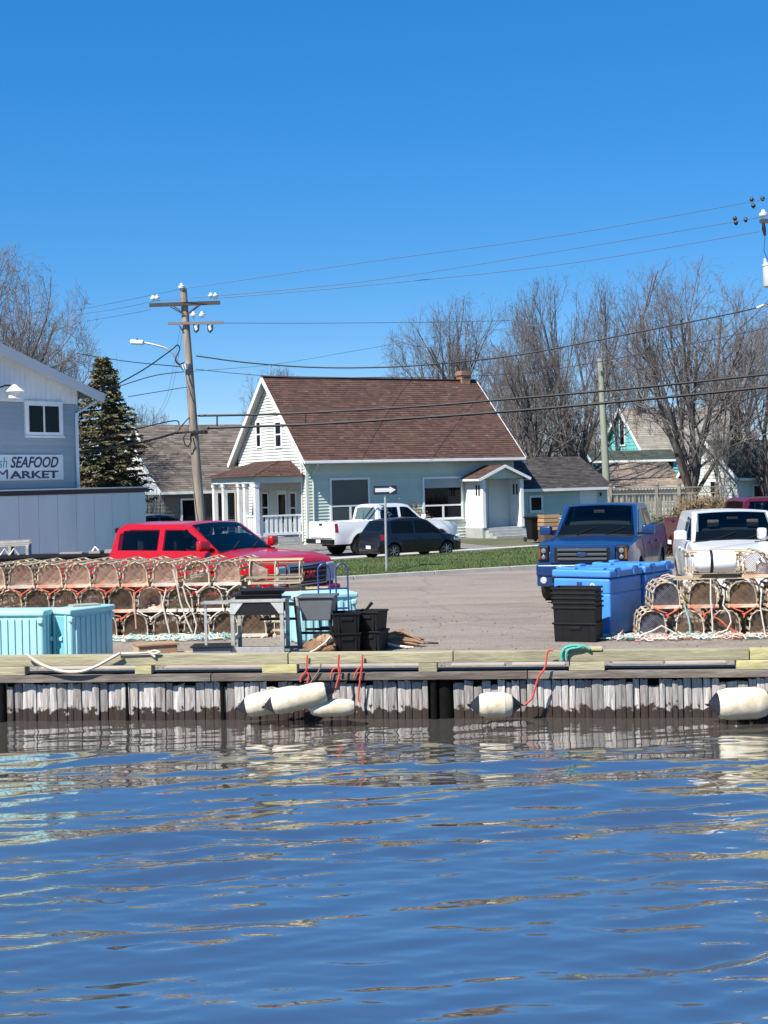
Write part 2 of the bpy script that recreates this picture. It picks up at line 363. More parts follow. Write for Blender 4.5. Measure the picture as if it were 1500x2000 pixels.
# ------------------------------------------------------------------ the wharf edge
def pile_mat():
    m = pm('weathered_pile', (.48, .455, .435), .85, noise=(7, .36), col2=(.2, .165, .135), mix=(5, .5, .7), objr=.42, bump=(22, .6), stretch=(3.5, 2.5, .25))
    n = m.node_tree.nodes; l = m.node_tree.links; b = n['Principled BSDF']; src = b.inputs['Base Color'].links[0].from_socket
    g = n.new('ShaderNodeNewGeometry'); sx = n.new('ShaderNodeSeparateXYZ'); l.new(g.outputs['Position'], sx.inputs[0])
    t = n.new('ShaderNodeTexNoise'); t.inputs['Scale'].default_value = 9; t.inputs['Detail'].default_value = 4; l.new(g.outputs['Position'], t.inputs['Vector'])
    ad = n.new('ShaderNodeMath'); ad.operation = 'MULTIPLY_ADD'; ad.inputs[1].default_value = -.4; l.new(t.outputs[0], ad.inputs[0]); l.new(sx.outputs[2], ad.inputs[2])
    mr = n.new('ShaderNodeMapRange'); mr.inputs[1].default_value = -.055; mr.inputs[2].default_value = -.02; l.new(ad.outputs[0], mr.inputs[0])
    mx = n.new('ShaderNodeMix'); mx.data_type = 'RGBA'; l.new(mr.outputs[0], mx.inputs[0]); mx.inputs[6].default_value = (.03, .018, .014, 1); l.new(src, mx.inputs[7])
    l.new(mx.outputs[2], b.inputs['Base Color']); return m
PILE = pile_mat()
TIMB = pm('grey_green_timber', (.36, .325, .2), .85, noise=(5, .25), col2=(.26, .23, .16), mix=(3, .45, .65), objr=.15, bump=(14, .6), stretch=(.35, 3, 3))
YELW = pm('faded_yellow_timber', (.46, .41, .19), .8, noise=(6, .3), col2=(.36, .34, .2), mix=(4, .45, .6), objr=.15, bump=(14, .5), stretch=(.5, 3, 3))
WALE = pm('dark_wale_timber', (.2, .175, .15), .85, noise=(5, .3), col2=(.12, .09, .07), mix=(3, .4, .6), objr=.2, bump=(14, .6), stretch=(.35, 3, 3))
TAR_SHADE = pm('tar_and_gap_shade', (.006, .0055, .005), .9, noise=(8, .4), spec=.1)  # tar of the dark piles, blackened further to paint shade in the plank gap
BOLT = pm('rusty_bolt', (.14, .1, .08), .6, .5)
wharf = thing('wharf', 'timber faced wharf with grey sheet planks and a bull rail along the water', 'wharf', (0, 20.75, 0), DA)
MB().box(-60, 60, .04, 1.2, -1.5, DECK - .06).build('wall', TAR_SHADE, wharf)  # added dark core: stops light leaking between planks, gap shade in its colour
def dx_(px, z=.4): return DK.on(px, 1350, 0)[0]
gap0, gap1 = dx_(842), dx_(886)
x = dx_(-420); k = 0; end = dx_(1930)
while x < end:
    wd = rnd.choice([.085, .1, .11, .12, .14, .16]) * rnd.uniform(.9, 1.1)
    if gap0 < x + wd and x < gap1: x = gap1; continue
    top = .575 - (rnd.random() < .22) * rnd.uniform(.02, .09) - rnd.uniform(0, .02)
    yo = rnd.uniform(-.035, .02); ti = rnd.uniform(-.012, .012)
    m = MB()
    vs = []
    for zz, jit in ((-.5, 0), (.1, .004), (top, .006)):
        for xx, yy in ((0, -.03), (wd * .5, -.036), (wd - .011, -.03), (wd - .011, .05), (0, .05)):
            vs.append((xx + rnd.uniform(-jit, jit) + ti * zz, yy + yo + rnd.uniform(-jit, jit) * 1.5, zz + (rnd.uniform(-.03, .008) if zz == top else 0)))
    m.add(vs, [(i + 5 * r_, (i + 1) % 5 + 5 * r_, (i + 1) % 5 + 5 + 5 * r_, i + 5 + 5 * r_) for r_ in range(2) for i in range(5)] + [(10, 11, 12, 13, 14)])
    pk = m.build('plank', PILE, wharf, (x, 0, 0))
    if rnd.random() < .4:
        MB().lathe([(.001, 0), (.016, .0), (.012, .016), (.001, .018)], 8, Matrix.Translation((wd / 2, -.036 + yo, .2 + rnd.uniform(-.02, .02))) @ Matrix.Rotation(R(90), 4, 'X')).build('bolt', BOLT, pk)
    x += wd; k += 1
for px, wd in ((6, .13), (250, .06), (436, .05), (848, .1), (868, .26)):
    x0 = dx_(px); dep = -.10 if px != 868 else .03
    MB().lathe([(wd / 2, -1), (wd / 2, .2), (wd / 2 * .95, .60)], 12, Matrix.Translation((x0, dep + .05, 0))).build('pile', TAR_SHADE, wharf, smooth=True)
j = dx_(-80) - 3.6
for L in (3.6, 3.9, 4.6, 3.4, 4.2):
    m = MB().box(j, j + L - .012, -.13, .06, .585, .69); m.build('wale', WALE, wharf, bevel=.008); j += L
j = dx_(-80) - 4.0
for L, mt in ((4.0, TIMB), (5.05, TIMB), (2.4, TIMB), (4.15, TIMB), (4.9, YELW)):
    MB().box(j, j + L - .015, -.12, .08, .825, .98).build('bull_rail', mt, wharf, bevel=.012); j += L
for px, wpx, mt in ((25, 66, TIMB), (285, 34, YELW), (550, 70, YELW), (838, 36, TIMB), (1147, 68, TIMB), (1474, 70, YELW), (-240, 60, TIMB), (1760, 60, TIMB)):
    c, wd = dx_(px), wpx / 136
    MB().box(c - wd / 2, c + wd / 2, -.125, .085, .693, .823).build('spacer_block', mt, wharf, bevel=.01)
PALEB = pm('pale_board', (.36, .32, .28), .8, noise=(5, .2), objr=.2, bump=(12, .4), stretch=(.4, 3, 3))
for a, b in ((62, 270), (310, 505), (600, 815), (880, 985), (1000, 1105), (1200, 1300), (1305, 1425)):
    MB().box(dx_(a), dx_(b), .34, .52, DECK + .004, DECK + .035).build('board', PALEB, wharf, bevel=.006)
c = dx_(1150)
MB().box(c - .27, c + .2, -.14, .1, .982, 1.015).build('patch_board', YELW, wharf, bevel=.006)
# ------------------------------------------------------------------ buildings
def clapboards(parent, x0, z0, z1, ext, mat, course=.14, y=0., face=-1):
    """courses of siding on the plane local y; ext(z) -> (xa, xb). Each course is a board of its own."""
    z = z0
    while z < z1 - .02:
        zt = min(z + course, z1); a0_, b0_ = ext(z); a1_, b1_ = ext(zt); a, b = max(a0_, a1_) if a0_ < a1_ else max(a0_, a1_), min(b0_, b1_)
        if b0_ - a0_ > .1:
            bt, tp = .042, .006
            vs = [(a0_, y, z), (b0_, y, z), (b1_, y, zt), (a1_, y, zt), (a0_, y + face * bt, z), (b0_, y + face * bt, z), (b1_, y + face * tp, zt), (a1_, y + face * tp, zt)]
            MB().add(vs, [(0, 1, 5, 4), (4, 5, 6, 7), (7, 6, 2, 3), (0, 4, 7, 3), (1, 2, 6, 5)]).build('clapboard', mat, parent)
        z += course
def shingles(parent, O, eu, ev, Lu, Lv, mat, clip=None, course=.15, tab=.33, name='shingles', thick=.014):
    """rows of overlapping shingle tabs on a roof slope; joined, since they are too small to pick apart"""
    O, eu, ev = Vector(O), Vector(eu).normalized(), Vector(ev).normalized(); nn = eu.cross(ev).normalized()
    if nn.z < 0: nn = -nn
    m = MB(); r = 0; v = 0.
    while v < Lv - .03:
        u0, u1 = clip(v / Lv) if clip else (0, Lu)
        u = u0 - (r % 2) * tab / 2 - rnd.random() * .1
        while u < u1:
            wd = tab * rnd.choice([.5, .8, 1, 1, 1.25]); a, b = max(u, u0), min(u + wd - .008, u1)
            if b - a > .03:
                lift = thick + rnd.uniform(-.003, .005); vv = v - rnd.uniform(0, .012); ve = min(v + course * 1.15, Lv)
                P = lambda uu, vv_, h: O + eu * uu + ev * vv_ + nn * h
                m.add([P(a, vv, 0), P(b, vv, 0), P(b, vv, lift + .01), P(a, vv, lift + .01), P(a, ve, .004), P(b, ve, .004)], [(0, 1, 2, 3), (3, 2, 5, 4), (0, 3, 4), (1, 5, 2)])
            u += wd
        v += course; r += 1
    o = m.build(name, mat, parent, fix=False); o['kind'] = 'stuff'; return o
def roof_slab(parent, pts, mat, th=.12, name='roof'):
    p = [Vector(q) for q in pts]; nn = (p[1] - p[0]).cross(p[2] - p[0]).normalized()
    if nn.z < 0: nn = -nn
    k = len(p); vs = [q - nn * .004 for q in p] + [q - nn * th for q in p]
    return MB().add(vs, [tuple(range(k)), tuple(range(2 * k - 1, k - 1, -1))] + [(i, i + k, (i + 1) % k + k, (i + 1) % k) for i in range(k)]).build(name, mat, parent)
def window(parent, x0, x1, z0, z1, y=0., trim=.1, mull=(), rail=(), mat=None, glass=None, sill=True, pane_in=.02):
    """casing round an opening on plane y, panes behind it (frame > pane)"""
    mat = mat or WHITE; f = y - .08
    m = MB().box(x0 - trim, x0, f, y + .02, z0 - trim, z1 + trim).box(x1, x1 + trim, f, y + .02, z0 - trim, z1 + trim)
    m.box(x0, x1, f + .001, y + .02, z1, z1 + trim).box(x0, x1, f + .001, y + .02, z0 - trim, z0)
    if sill: m.box(x0 - trim - .03, x1 + trim + .03, f - .03, f - .001, z0 - trim - .02, z0 - trim + .03)
    xs = [x0] + list(mull) + [x1]; zs = [z0] + list(rail) + [z1]
    for q in mull: m.box(q - .03, q + .03, f + .006, y + .02, z0, z1)
    for q in rail: m.box(x0, x1, f + .004, y + .02, q - .035, q + .035)
    fr = m.build('window', mat, parent)
    for i in range(len(xs) - 1):
        for k in range(len(zs) - 1):
            MB().box(xs[i], xs[i + 1], y - pane_in - .04, y - pane_in - .032, zs[k], zs[k + 1]).build('pane', glass or GLASS, fr)
    return fr

# ---- the mint house
MINT = pm('mint_siding', (.53, .6, .52), .6, noise=(1.2, .07), objr=.05)
MINTW = pm('white_siding', (.62, .64, .6), .6, noise=(1.2, .06), objr=.05)
ROOFB = pm('brown_shingle', (.095, .047, .034), .92, noise=(.7, .15), island=.5, bump=(40, .3), island_hue=.015)
ROOFT = pm('brown_shingle_tab', (.085, .043, .032), .92, col2=(.17, .11, .08), mix=(2.6, .62, .66), island=.28, bump=(40, .3), island_hue=.012, stretch=(1, 1, 4))
ROOFD = pm('dark_shingle', (.055, .048, .045), .92, noise=(.8, .2), island=.45, bump=(40, .3))
ROOFG = pm('grey_brown_shingle', (.135, .11, .09), .92, noise=(.8, .2), island=.4, bump=(40, .3))
SOFF = pm('soffit_grey', (.42, .43, .42), .7)
th = R(30); HO = at(601, 1062, 63.6); HO.z = DECK
HF = Fr(HO, th); L, D, EH = 11.2, 7.2, 4.15; RH = EH + 3.5
house = thing('mint_house', 'mint green clapboard house with steep brown shingle roof and white trimmed gable', 'house', HO, th)
fwall = MB().box(0, L, 0, .14, -.4, EH).build('front_wall', MINT, house)
clapboards(fwall, 0, -.3, EH - .1, lambda z: (.1, L - .1), MINT)
MB().box(-.012, .1, -.034, .02, -.3, EH).box(L - .1, L + .012, -.034, .02, -.3, EH).build('corner_board', MINT, fwall)
gab = MB().add([(0, .142, -.4), (0, D, -.4), (0, D, EH), (0, D / 2, RH - .05), (0, .142, EH), (.14, .142, -.4), (.14, D, -.4), (.14, D, EH), (.14, D / 2, RH - .05), (.14, .142, EH)],
    [(0, 1, 2, 3, 4), (9, 8, 7, 6, 5), (0, 5, 6, 1), (1, 6, 7, 2), (2, 7, 8, 3), (3, 8, 9, 4), (4, 9, 5, 0)]).build('gable_wall', MINTW, house)
# gable boards: built in a turned frame whose local x runs along the gable (v) and local -y faces left
def gext(z):
    t = 0 if z < EH else (z - EH) / (RH - .05 - EH) * D / 2
    return (-D + t + .02, -.1 - t if t < .1 else -t - .02)
z = -.3
while z < RH - .25:
    zt = z + .14; (a0_, b0_), (a1_, b1_) = gext(z), gext(zt)
    if b1_ > a1_:
        P = lambda x_, o_, zz: (-o_, -x_, zz)
        MB().add([P(a0_, 0, z), P(b0_, 0, z), P(b1_, 0, zt), P(a1_, 0, zt), P(a0_, .042, z), P(b0_, .042, z), P(b1_, .006, zt), P(a1_, .006, zt)],
                 [(0, 1, 5, 4), (4, 5, 6, 7), (7, 6, 2, 3), (0, 4, 7, 3), (1, 2, 6, 5)]).build('clapboard', MINTW, gab)
    z += .14
MB().box(.15, L, D - .14, D, -.4, EH).add([(L - .002, .15, -.4), (L - .002, D - .15, -.4), (L - .002, D - .15, EH), (L - .002, D / 2, RH - .1), (L - .002, .15, EH)], [(0, 1, 2, 3, 4)]).build('back_wall', MINT, house)
oh, og = .5, .36
sl_ = (RH - EH) / (D / 2)
def rz(v): return EH + .03 + v * sl_
e_f = Vector((-og, -oh, rz(-oh))); rdg = Vector((-og, D / 2, rz(D / 2)))
roof = roof_slab(house, [e_f, e_f + Vector((L + 2 * og, 0, 0)), rdg + Vector((L + 2 * og, 0, 0)), rdg], ROOFB, .1)
Lv = (rdg - e_f).length
shingles(roof, e_f, (1, 0, 0), rdg - e_f, L + 2 * og, Lv, ROOFT)
e_b = Vector((-og, D + oh, rz(-oh)))
roof2 = roof_slab(house, [rdg, rdg + Vector((L + 2 * og, 0, 0)), e_b + Vector((L + 2 * og, 0, 0)), e_b], ROOFB, .1)
MB().bar(rdg + Vector((0, 0, .02)), rdg + Vector((L + 2 * og, 0, .02)), .24, .05).build('ridge_cap', ROOFB, roof)
fx = -og - .012
for nm, (p, q) in (('bargeboard', (e_f, rdg)), ('bargeboard', (e_b, rdg))):
    MB().bar(Vector((fx, p.y, p.z - .1)), Vector((fx, q.y, q.z - .1)), .03, .2).build(nm, WHITE, house)
    MB().bar(Vector((L + og + .012, p.y, p.z - .1)), Vector((L + og + .012, q.y, q.z - .1)), .03, .2).build(nm, WHITE, house)
    MB().add([(-og, p.y, p.z - .155), (-.03, p.y, p.z - .155), (-.03, q.y, q.z - .155), (-og, q.y, q.z - .155)], [(0, 1, 2, 3)]).build('soffit', SOFF, house)
MB().box(-og, L + og, -oh - .1, -oh - .004, rz(-oh) - .14, rz(-oh) - .01).build('gutter', WHITE, house, bevel=.02)
MB().box(0, L + .3, -oh, -.03, rz(-oh) - .16, rz(-oh) - .142).build('soffit', SOFF, house)
MB().tube([(.32, -oh - .05, rz(-oh) - .14), (.32, -oh + .02, rz(-oh) - .3), (.3, -.09, rz(-oh) - .55), (.3, -.08, .2), (.3, -.2, .1)], .04, 8).build('downspout', MINT, house)
MB().tube([(-.08, .3, EH - .25), (-.08, .3, .1)], .04, 8).build('downspout', MINTW, house)
BRICK = pm('chimney_brick', (.27, .15, .1), .9, noise=(4, .2), objr=.25)
chx, chz = HF.on(905, 735, D / 2)
ch = MB().box(chx - .24, chx + .24, D / 2 - .24, D / 2 + .24, rz(D / 2) - .4, rz(D / 2) + .02).build('chimney', BRICK, house)
for c_ in range(6):
    zz = rz(D / 2) + .02 + c_ * .075; off = .05 if c_ in (3, 4) else 0
    for i in range(3):
        for (xa, xb, ya, yb) in ((chx - .25 - off + i * (.5 + 2 * off) / 3, chx - .25 - off + (i + 1) * (.5 + 2 * off) / 3 - .012, D / 2 - .25 - off, D / 2 + .25 + off),):
            MB().box(xa, xb, ya, yb, zz, zz + .068).build('brick', BRICK, ch)
GLB = pm('blue_grey_glass', (.045, .068, .078), .08, spec=.3)
for (pa, pb, ya, yb, rl, bl) in ((646, 717, 938, 1022, 989, True), (827, 898, 936, 1012, 988, False)):
    xa, zt = HF.on(pa, ya); xb, _ = HF.on(pb, ya); _, zb = HF.on(pa, yb); _, zr = HF.on(pa, rl)
    f = window(house, xa, xb, zb, zt, 0, .1, rail=(zr,), glass=GLB if bl else GLASS)
    MB().box((xa + xb) / 2 - .05, (xa + xb) / 2 + .05, -.075, 0, zb, zr - .035).build('mullion', WHITE, f)
    if not bl: MB().box(xa + .02, xb - .02, -.066, -.062, zt - .42, zt - .01).build('blind', pm('blind', (.3, .36, .36), .8), f)
# gable windows, on the plane x = 0 looking left
GF = Fr(HO, th + R(90))                      # local x -> v, local y -> -u : plane y = 0 is the gable
def gwin(parent, v0, v1, z0, z1, trim=.09, rail=True):
    m = MB().box(-.075, .0, v0 - trim, v0, z0 - trim, z1 + trim).box(-.075, .0, v1, v1 + trim, z0 - trim, z1 + trim).box(-.074, 0, v0, v1, z1, z1 + trim).box(-.074, 0, v0, v1, z0 - trim, z0)
    if rail: m.box(-.07, 0, v0, v1, (z0 + z1) / 2 - .03, (z0 + z1) / 2 + .03)
    f = m.build('window', WHITE, parent)
    for a, b in (((z0, (z0 + z1) / 2), ((z0 + z1) / 2, z1)) if rail else ((z0, z1),)): MB().box(-.056, -.05, v0, v1, a, b).build('pane', GLASS, f)
for pa, pb in ((503, 510), (540, 550)):
    va, zt = GF.on(pa, 826, 0); vb, _ = GF.on(pb, 826, 0); _, zb = GF.on(pa, 872, 0)
    gwin(house, min(va, vb), max(va, vb), zb, zt)
# ---- veranda against the gable
VP, v0, v1, vh = 2.3, .35, 5.0, 2.75
ver = house
MB().box(-VP, 0, v0, v1, -.1, .32).build('veranda_floor', pm('grey_deck', (.4, .4, .38), .8, noise=(3, .2)), ver)
MB().box(-VP - .12, -.03, v0 - .12, v0 - .02, vh, vh + .28).box(-VP - .12, -VP - .02, v0 - .02, v1, vh, vh + .28).build('veranda_fascia', pm('mint_trim', (.5, .58, .54), .6), ver)
pA, pB, pC, pD = Vector((-.03, v0 - .3, vh + .29)), Vector((-VP - .3, v0 - .3, vh + .29)), Vector((-VP - .3, v1 + .3, vh + .29)), Vector((-.03, v1 + .3, vh + .29))
tA, tB = Vector((-.03, v0 + 1.0, vh + 1.0)), Vector((-.03, v1 - 1.0, vh + 1.0))
hz1, hz2 = tA + Vector((-.75, .2, -.02)), tB + Vector((-.75, -.2, -.02))
hz1 = Vector((-.6, v0 + 1.15, vh + 1.0)); hz2 = Vector((-.6, v1 - 1.15, vh + 1.0)); tA.y = hz1.y; tB.y = hz2.y
vr = MB().add([pA, pB, pC, pD, tA, hz1, hz2, tB], [(0, 1, 5, 4), (1, 2, 6, 5), (2, 3, 7, 6), (4, 5, 6, 7), (0, 3, 2, 1)]).build('veranda_roof', ROOFB, ver)
Lb = (pB - pA).length
shingles(vr, pA, pB - pA, Vector((0, hz1.y - pA.y, hz1.z - pA.z)), Lb, Vector((0, hz1.y - pA.y, hz1.z - pA.z)).length, ROOFT, clip=lambda t: (0, Lb - t * (Lb - .57)))
Lc = (pC - pB).length
shingles(vr, pB, pC - pB, Vector((hz1.x - pB.x, 0, hz1.z - pB.z)), Lc, Vector((hz1.x - pB.x, 0, hz1.z - pB.z)).length, ROOFT, clip=lambda t: (t * 1.45, Lc - t * 1.45))
def post(x_, y_, s_=.1, h=vh): MB().box(x_ - s_, x_ + s_, y_ - s_, y_ + s_, .32, h).box(x_ - s_ - .03, x_ + s_ + .03, y_ - s_ - .03, y_ + s_ + .03, .32, .5).box(x_ - s_ - .03, x_ + s_ + .03, y_ - s_ - .03, y_ + s_ + .03, h - .15, h).build('veranda_post', WHITE, ver)
for xx, yy in ((-VP + .02, v0 + .02), (-VP + .02, v0 + 1.1), (-VP + .02, v0 + 1.75), (-VP + .02, v1 - 1.2), (-VP + .02, v1 - .1)): post(xx, yy)
for pr, (p, q, n_b) in (('railing', ((-VP + .15, v0 + .02), (-.08, v0 + .02), 9)), ('railing', ((-VP + .02, v0 + .15), (-VP + .02, v0 + .98), 5))):
    p3, q3 = Vector((*p, 0)), Vector((*q, 0))
    rl = MB().bar(p3 + Vector((0, 0, 1.3)), q3 + Vector((0, 0, 1.3)), .09, .07).build(pr, WHITE, ver); MB().bar(p3 + Vector((0, 0, .5)), q3 + Vector((0, 0, .5)), .07, .12).build('bottom_rail', WHITE, rl)
    for i in range(n_b):
        c = p3.lerp(q3, (i + .5) / n_b); d = (q3 - p3).length / n_b * .56; al = (q3 - p3).normalized()
        MB().bar(c + al * -.5 * d + Vector((0, 0, .9)), c + al * .5 * d + Vector((0, 0, .9)), .025, .72).build('baluster', WHITE, rl)
MB().box(-1.5, -.5, v0 - .55, v0 - .02, -.1, .05).box(-1.5, -.5, v0 - .3, v0 - .021, .05, .18).build('veranda_steps', pm('grey_step', (.35, .35, .33), .8), ver)
gwin(house, 1.0, 1.5, .95, 2.25); gwin(house, 3.9, 4.5, .95, 2.25)
MB().box(-.07, 0, 1.9, 2.85, .32, 2.4).build('veranda_door', WHITE, house)
MB().box(-.08, -.072, 2.02, 2.73, .9, 2.2).build('door_glass', GLASS, house)
# ---- entry porch
px0, pz0 = HF.on(945, 1035, -1.5); px1, _ = HF.on(1022, 1035, -1.5)
PP = 1.5; pl_, pr_ = px0 - .04, px1 + .02
fl = .42
MB().box(pl_ - .03, pr_ + .03, -PP, -.03, -.35, fl).build('porch_base', pm('porch_grey', (.36, .37, .36), .8, noise=(3, .15)), house)
for i in range(3):
    MB().box(pl_ + .12, pr_ + .2, -PP - .3 * (3 - i), -PP - .3 * (2 - i) - .004 * i, -.4, fl - .13 * (3 - i) + .02).build('porch_step', pm('porch_grey', (.36, .37, .36)), house)
pt = fl + 2.25
pwall = MB().box(pl_, pl_ + .08, -PP, -.03, fl, pt).build('porch_side_wall', WHITE, house)
for q in (-PP + .2, -PP + .42): MB().box(pl_ - .006, pl_ + .001, q, q + .12, fl + 1.5, fl + 2.0).build('porch_slot_window', GLASS, house)
MB().box(pr_ - .08, pr_, -PP, -.03, fl, pt).build('porch_side_wall', WHITE, house)
MB().box(pr_ - .09, pr_ - .081, -PP + .3, -PP + .42, fl + 1.5, fl + 2.0).box(pr_ - .09, pr_ - .081, -PP + .55, -PP + .67, fl + 1.5, fl + 2.0).build('porch_slot_window', GLASS, house)
for xx in (pl_ + .07, pr_ - .07): MB().box(xx - .09, xx + .09, -PP - .06, -PP + .09, fl, pt).build('porch_post', WHITE, house, bevel=.01)
PD = pm('porch_door_paint', (.55, .6, .58), .5)
dr = MB().box(pl_ + .22, pl_ + 1.0, -.5, -.44, fl, fl + 2.05).build('porch_door', PD, house)
for za, zb in ((.25, .95), (1.1, 1.85)): MB().box(pl_ + .34, pl_ + .88, -.506, -.502, fl + za, fl + zb).build('door_glass', GLASS, dr)
MB().box(pl_ + .08, pl_ + .21, -.52, -.4, fl, pt).box(pl_ + 1.01, pr_ - .09, -.52, -.4, fl, pt).box(pl_ + .21, pl_ + 1.01, -.52, -.4, fl + 2.06, pt).build('porch_back_wall', PD, house)
pmid = (pl_ + pr_) / 2; po = .3; ph = .62; hw_ = (pr_ - pl_) / 2 + po
MB().prism([(pl_, pt + .02), (pr_, pt + .02), (pr_, pt + .12), (pmid, pt + .12 + (pr_ - pl_) / 2 * ph / hw_), (pl_, pt + .12)], -PP - .02, -PP + .06).build('porch_pediment', MINT, house)
for sg in (-1, 1):
    a_, b_ = Vector((pmid + sg * hw_, -PP - .25, pt + .05)), Vector((pmid, -PP - .25, pt + .05 + ph)); bk = Vector((0, PP + .2, 0))
    rr = roof_slab(house, [a_, b_, b_ + bk, a_ + bk] if sg < 0 else [b_, a_, a_ + bk, b_ + bk], ROOFB, .07, 'porch_roof')
    shingles(rr, a_ + (bk if sg > 0 else Vector()), (bk if sg < 0 else -bk), b_ - a_, bk.length, (b_ - a_).length, ROOFT)
    MB().bar(a_ + Vector((0, -.02, -.06)), b_ + Vector((0, -.02, -.06)), .03, .13).build('porch_bargeboard', WHITE, house)
    MB().box(pmid + sg * hw_ - .02, pmid + sg * hw_ + .02, -PP - .22, -.05, pt - .06, pt + .04).build('porch_gutter', WHITE, house)
# ---- low rear addition, a building of its own roof but the same house
sx0, sx1, sd, sh, sr_ = L + .02, HF.on(1186, 960, .25)[0], 5.2, 2.15, 3.75
sw = MB().box(sx0, sx1, .25, sd, -.6, sh).build('addition_wall', MINT, house)
clapboards(sw, 0, -.5, sh - .05, lambda z: (sx0 + .02, sx1 - .08), MINT, y=.25)
sm_ = (sd + .25) / 2; A_ = Vector((sx0, -.05, sh)); B_ = Vector((sx0, sm_, sr_)); W_ = Vector((sx1 - sx0 + .2, 0, 0))
r3 = roof_slab(house, [A_, A_ + W_, B_ + W_, B_], ROOFD, .1, 'addition_roof'); shingles(r3, A_, (1, 0, 0), B_ - A_, W_.x, (B_ - A_).length, ROOFD)
roof_slab(house, [B_, B_ + W_, Vector((sx0, sd + .3, sh)) + W_, Vector((sx0, sd + .3, sh))], ROOFD, .1, 'addition_roof')
MB().prism([(.25, sh), (sd, sh), (sm_, sr_ - .1)], sx1 - .1, sx1, Matrix.Rotation(R(90), 4, 'Z') @ Matrix.Scale(-1, 4, (0, 1, 0))).build('addition_gable', MINT, house)
MB().box(sx0, sx1 + .2, -.12, -.055, sh - .13, sh + .0).build('gutter', WHITE, house)
a, zt = HF.on(1035, 972, .25); b, _ = HF.on(1055, 972, .25); _, zb = HF.on(1035, 997, .25)
window(house, a, b, zb, zt, .25 - .02, .1)
a, zt = HF.on(1131, 957, .25); b, _ = HF.on(1164, 957, .25)
MB().box(a, b, .205, .23, -.3, zt).build('addition_door', WHITE, house)
MB().cbox((b + .25, .19, zt - .25), (.08, .06, .16)).build('wall_lamp', DARK, house)

# ---- generic gabled house for the background
def gable_house(name, label, O, yaw, W, Dp, eh, rh, wm, rm, trim=WHITE, wins=(), gwins=(), ridge_x=True, oh=.3, course=.2, cat='house', shing=True, boards=True):
    """ridge along local x; front wall at y = 0, left gable at x = 0"""
    h = thing(name, label, cat, O, yaw)
    wl = MB().box(0, W, 0, Dp, -.6, eh).build('wall', wm, h)
    gb = MB().add([(x_, y_, z_) for x_ in (.0, W) for y_, z_ in ((0, eh + .002), (Dp, eh + .002), (Dp / 2, rh - .06))], [(0, 2, 1), (3, 4, 5), (0, 3, 5, 2), (1, 2, 5, 4), (0, 1, 4, 3)]).build('gable', wm, h)
    if boards:
        clapboards(wl, 0, -.2, eh - .1, lambda z: (0.02, W - .02), wm, course=course)
        z = -.2
        while z < rh - .4:
            zt = z + course; f_ = lambda q: (0, Dp) if q < eh else ((q - eh) / (rh - .06 - eh) * Dp / 2, Dp - (q - eh) / (rh - .06 - eh) * Dp / 2)
            (a0_, b0_), (a1_, b1_) = f_(z), f_(zt)
            if b1_ - a1_ > .05:
                MB().add([(0, a0_, z), (0, b0_, z), (0, b1_, zt), (0, a1_, zt), (-.03, a0_, z), (-.03, b0_, z), (-.006, b1_, zt), (-.006, a1_, zt)], [(0, 1, 5, 4), (4, 5, 6, 7), (7, 6, 2, 3), (0, 4, 7, 3), (1, 2, 6, 5)]).build('clapboard', wm, gb)
            z += course
    s_ = (rh - eh) / (Dp / 2); zo = eh + .04 - oh * s_
    A, B, C, X = Vector((-oh, -oh, zo)), Vector((-oh, Dp / 2, rh + .04)), Vector((-oh, Dp + oh, zo)), Vector((W + 2 * oh, 0, 0))
    r1 = roof_slab(h, [A, A + X, B + X, B], rm, .12); roof_slab(h, [B, B + X, C + X, C], rm, .12)
    if shing: shingles(r1, A, X, B - A, X.x, (B - A).length, rm, course=.2, tab=.5)
    for p in (A, C): MB().bar(Vector((-oh - .02, p.y, p.z - .1)), Vector((-oh - .02, Dp / 2, rh - .06)), .04, .2).build('bargeboard', trim, h)
    MB().box(-oh, W + oh, -oh - .08, -oh - .004, zo - .14, zo).build('gutter', trim, h)
    for (a, b, c, d) in wins: window(h, a, b, c, d, -.02, .09)
    for (a, b, c, d) in gwins:
        m = MB().box(-.07, .0, a - .1, b + .1, c - .1, d + .1); f = m.build('window', trim, h); MB().box(-.076, -.071, a, b, c, d).build('pane', GLASS, f)
    return h
DGREY = pm('taupe_siding', (.16, .15, .13), .7, noise=(1.5, .1))
hp = at(322, 1022, 70); hp.z = DECK
h2 = gable_house('neighbour_house', 'grey brown shingled house with a white gable behind the leaning pole', hp, th, 9, 7.5, 2.6, 5.0, DGREY, ROOFG,
    wins=((.9, 1.9, .9, 2.0), (5.2, 6.4, .8, 2.1)), course=.18)
MB().add([(-.04, .3, 2.3), (-.04, 7.2, 2.3), (-.04, 3.75, 4.85), (-.04, .3, 2.3)][:3], [(0, 1, 2)]).build('gable_panel', pm('white_gable_boards', (.78, .78, .77), .6, noise=(2, .05)), h2)
MB().box(2.2, 3.1, -.06, -.032, .1, 2.15).build('door', pm('dark_door', (.05, .05, .05), .4), h2)
for xx in (3.6, 7.2): MB().box(xx - .07, xx + .07, -.6, -.46, 0, 2.35).build('porch_post', pm('tan_post', (.45, .4, .3), .7), h2)
p = at(300, 1030, 86); p.z = DECK
gable_house('grey_house', 'grey house with white roof edge peeping over the neighbour roof behind the pole', p, R(22), 8, 7, 4.6, 6.5, pm('grey_siding', (.4, .41, .4), .7), ROOFG, course=.25)

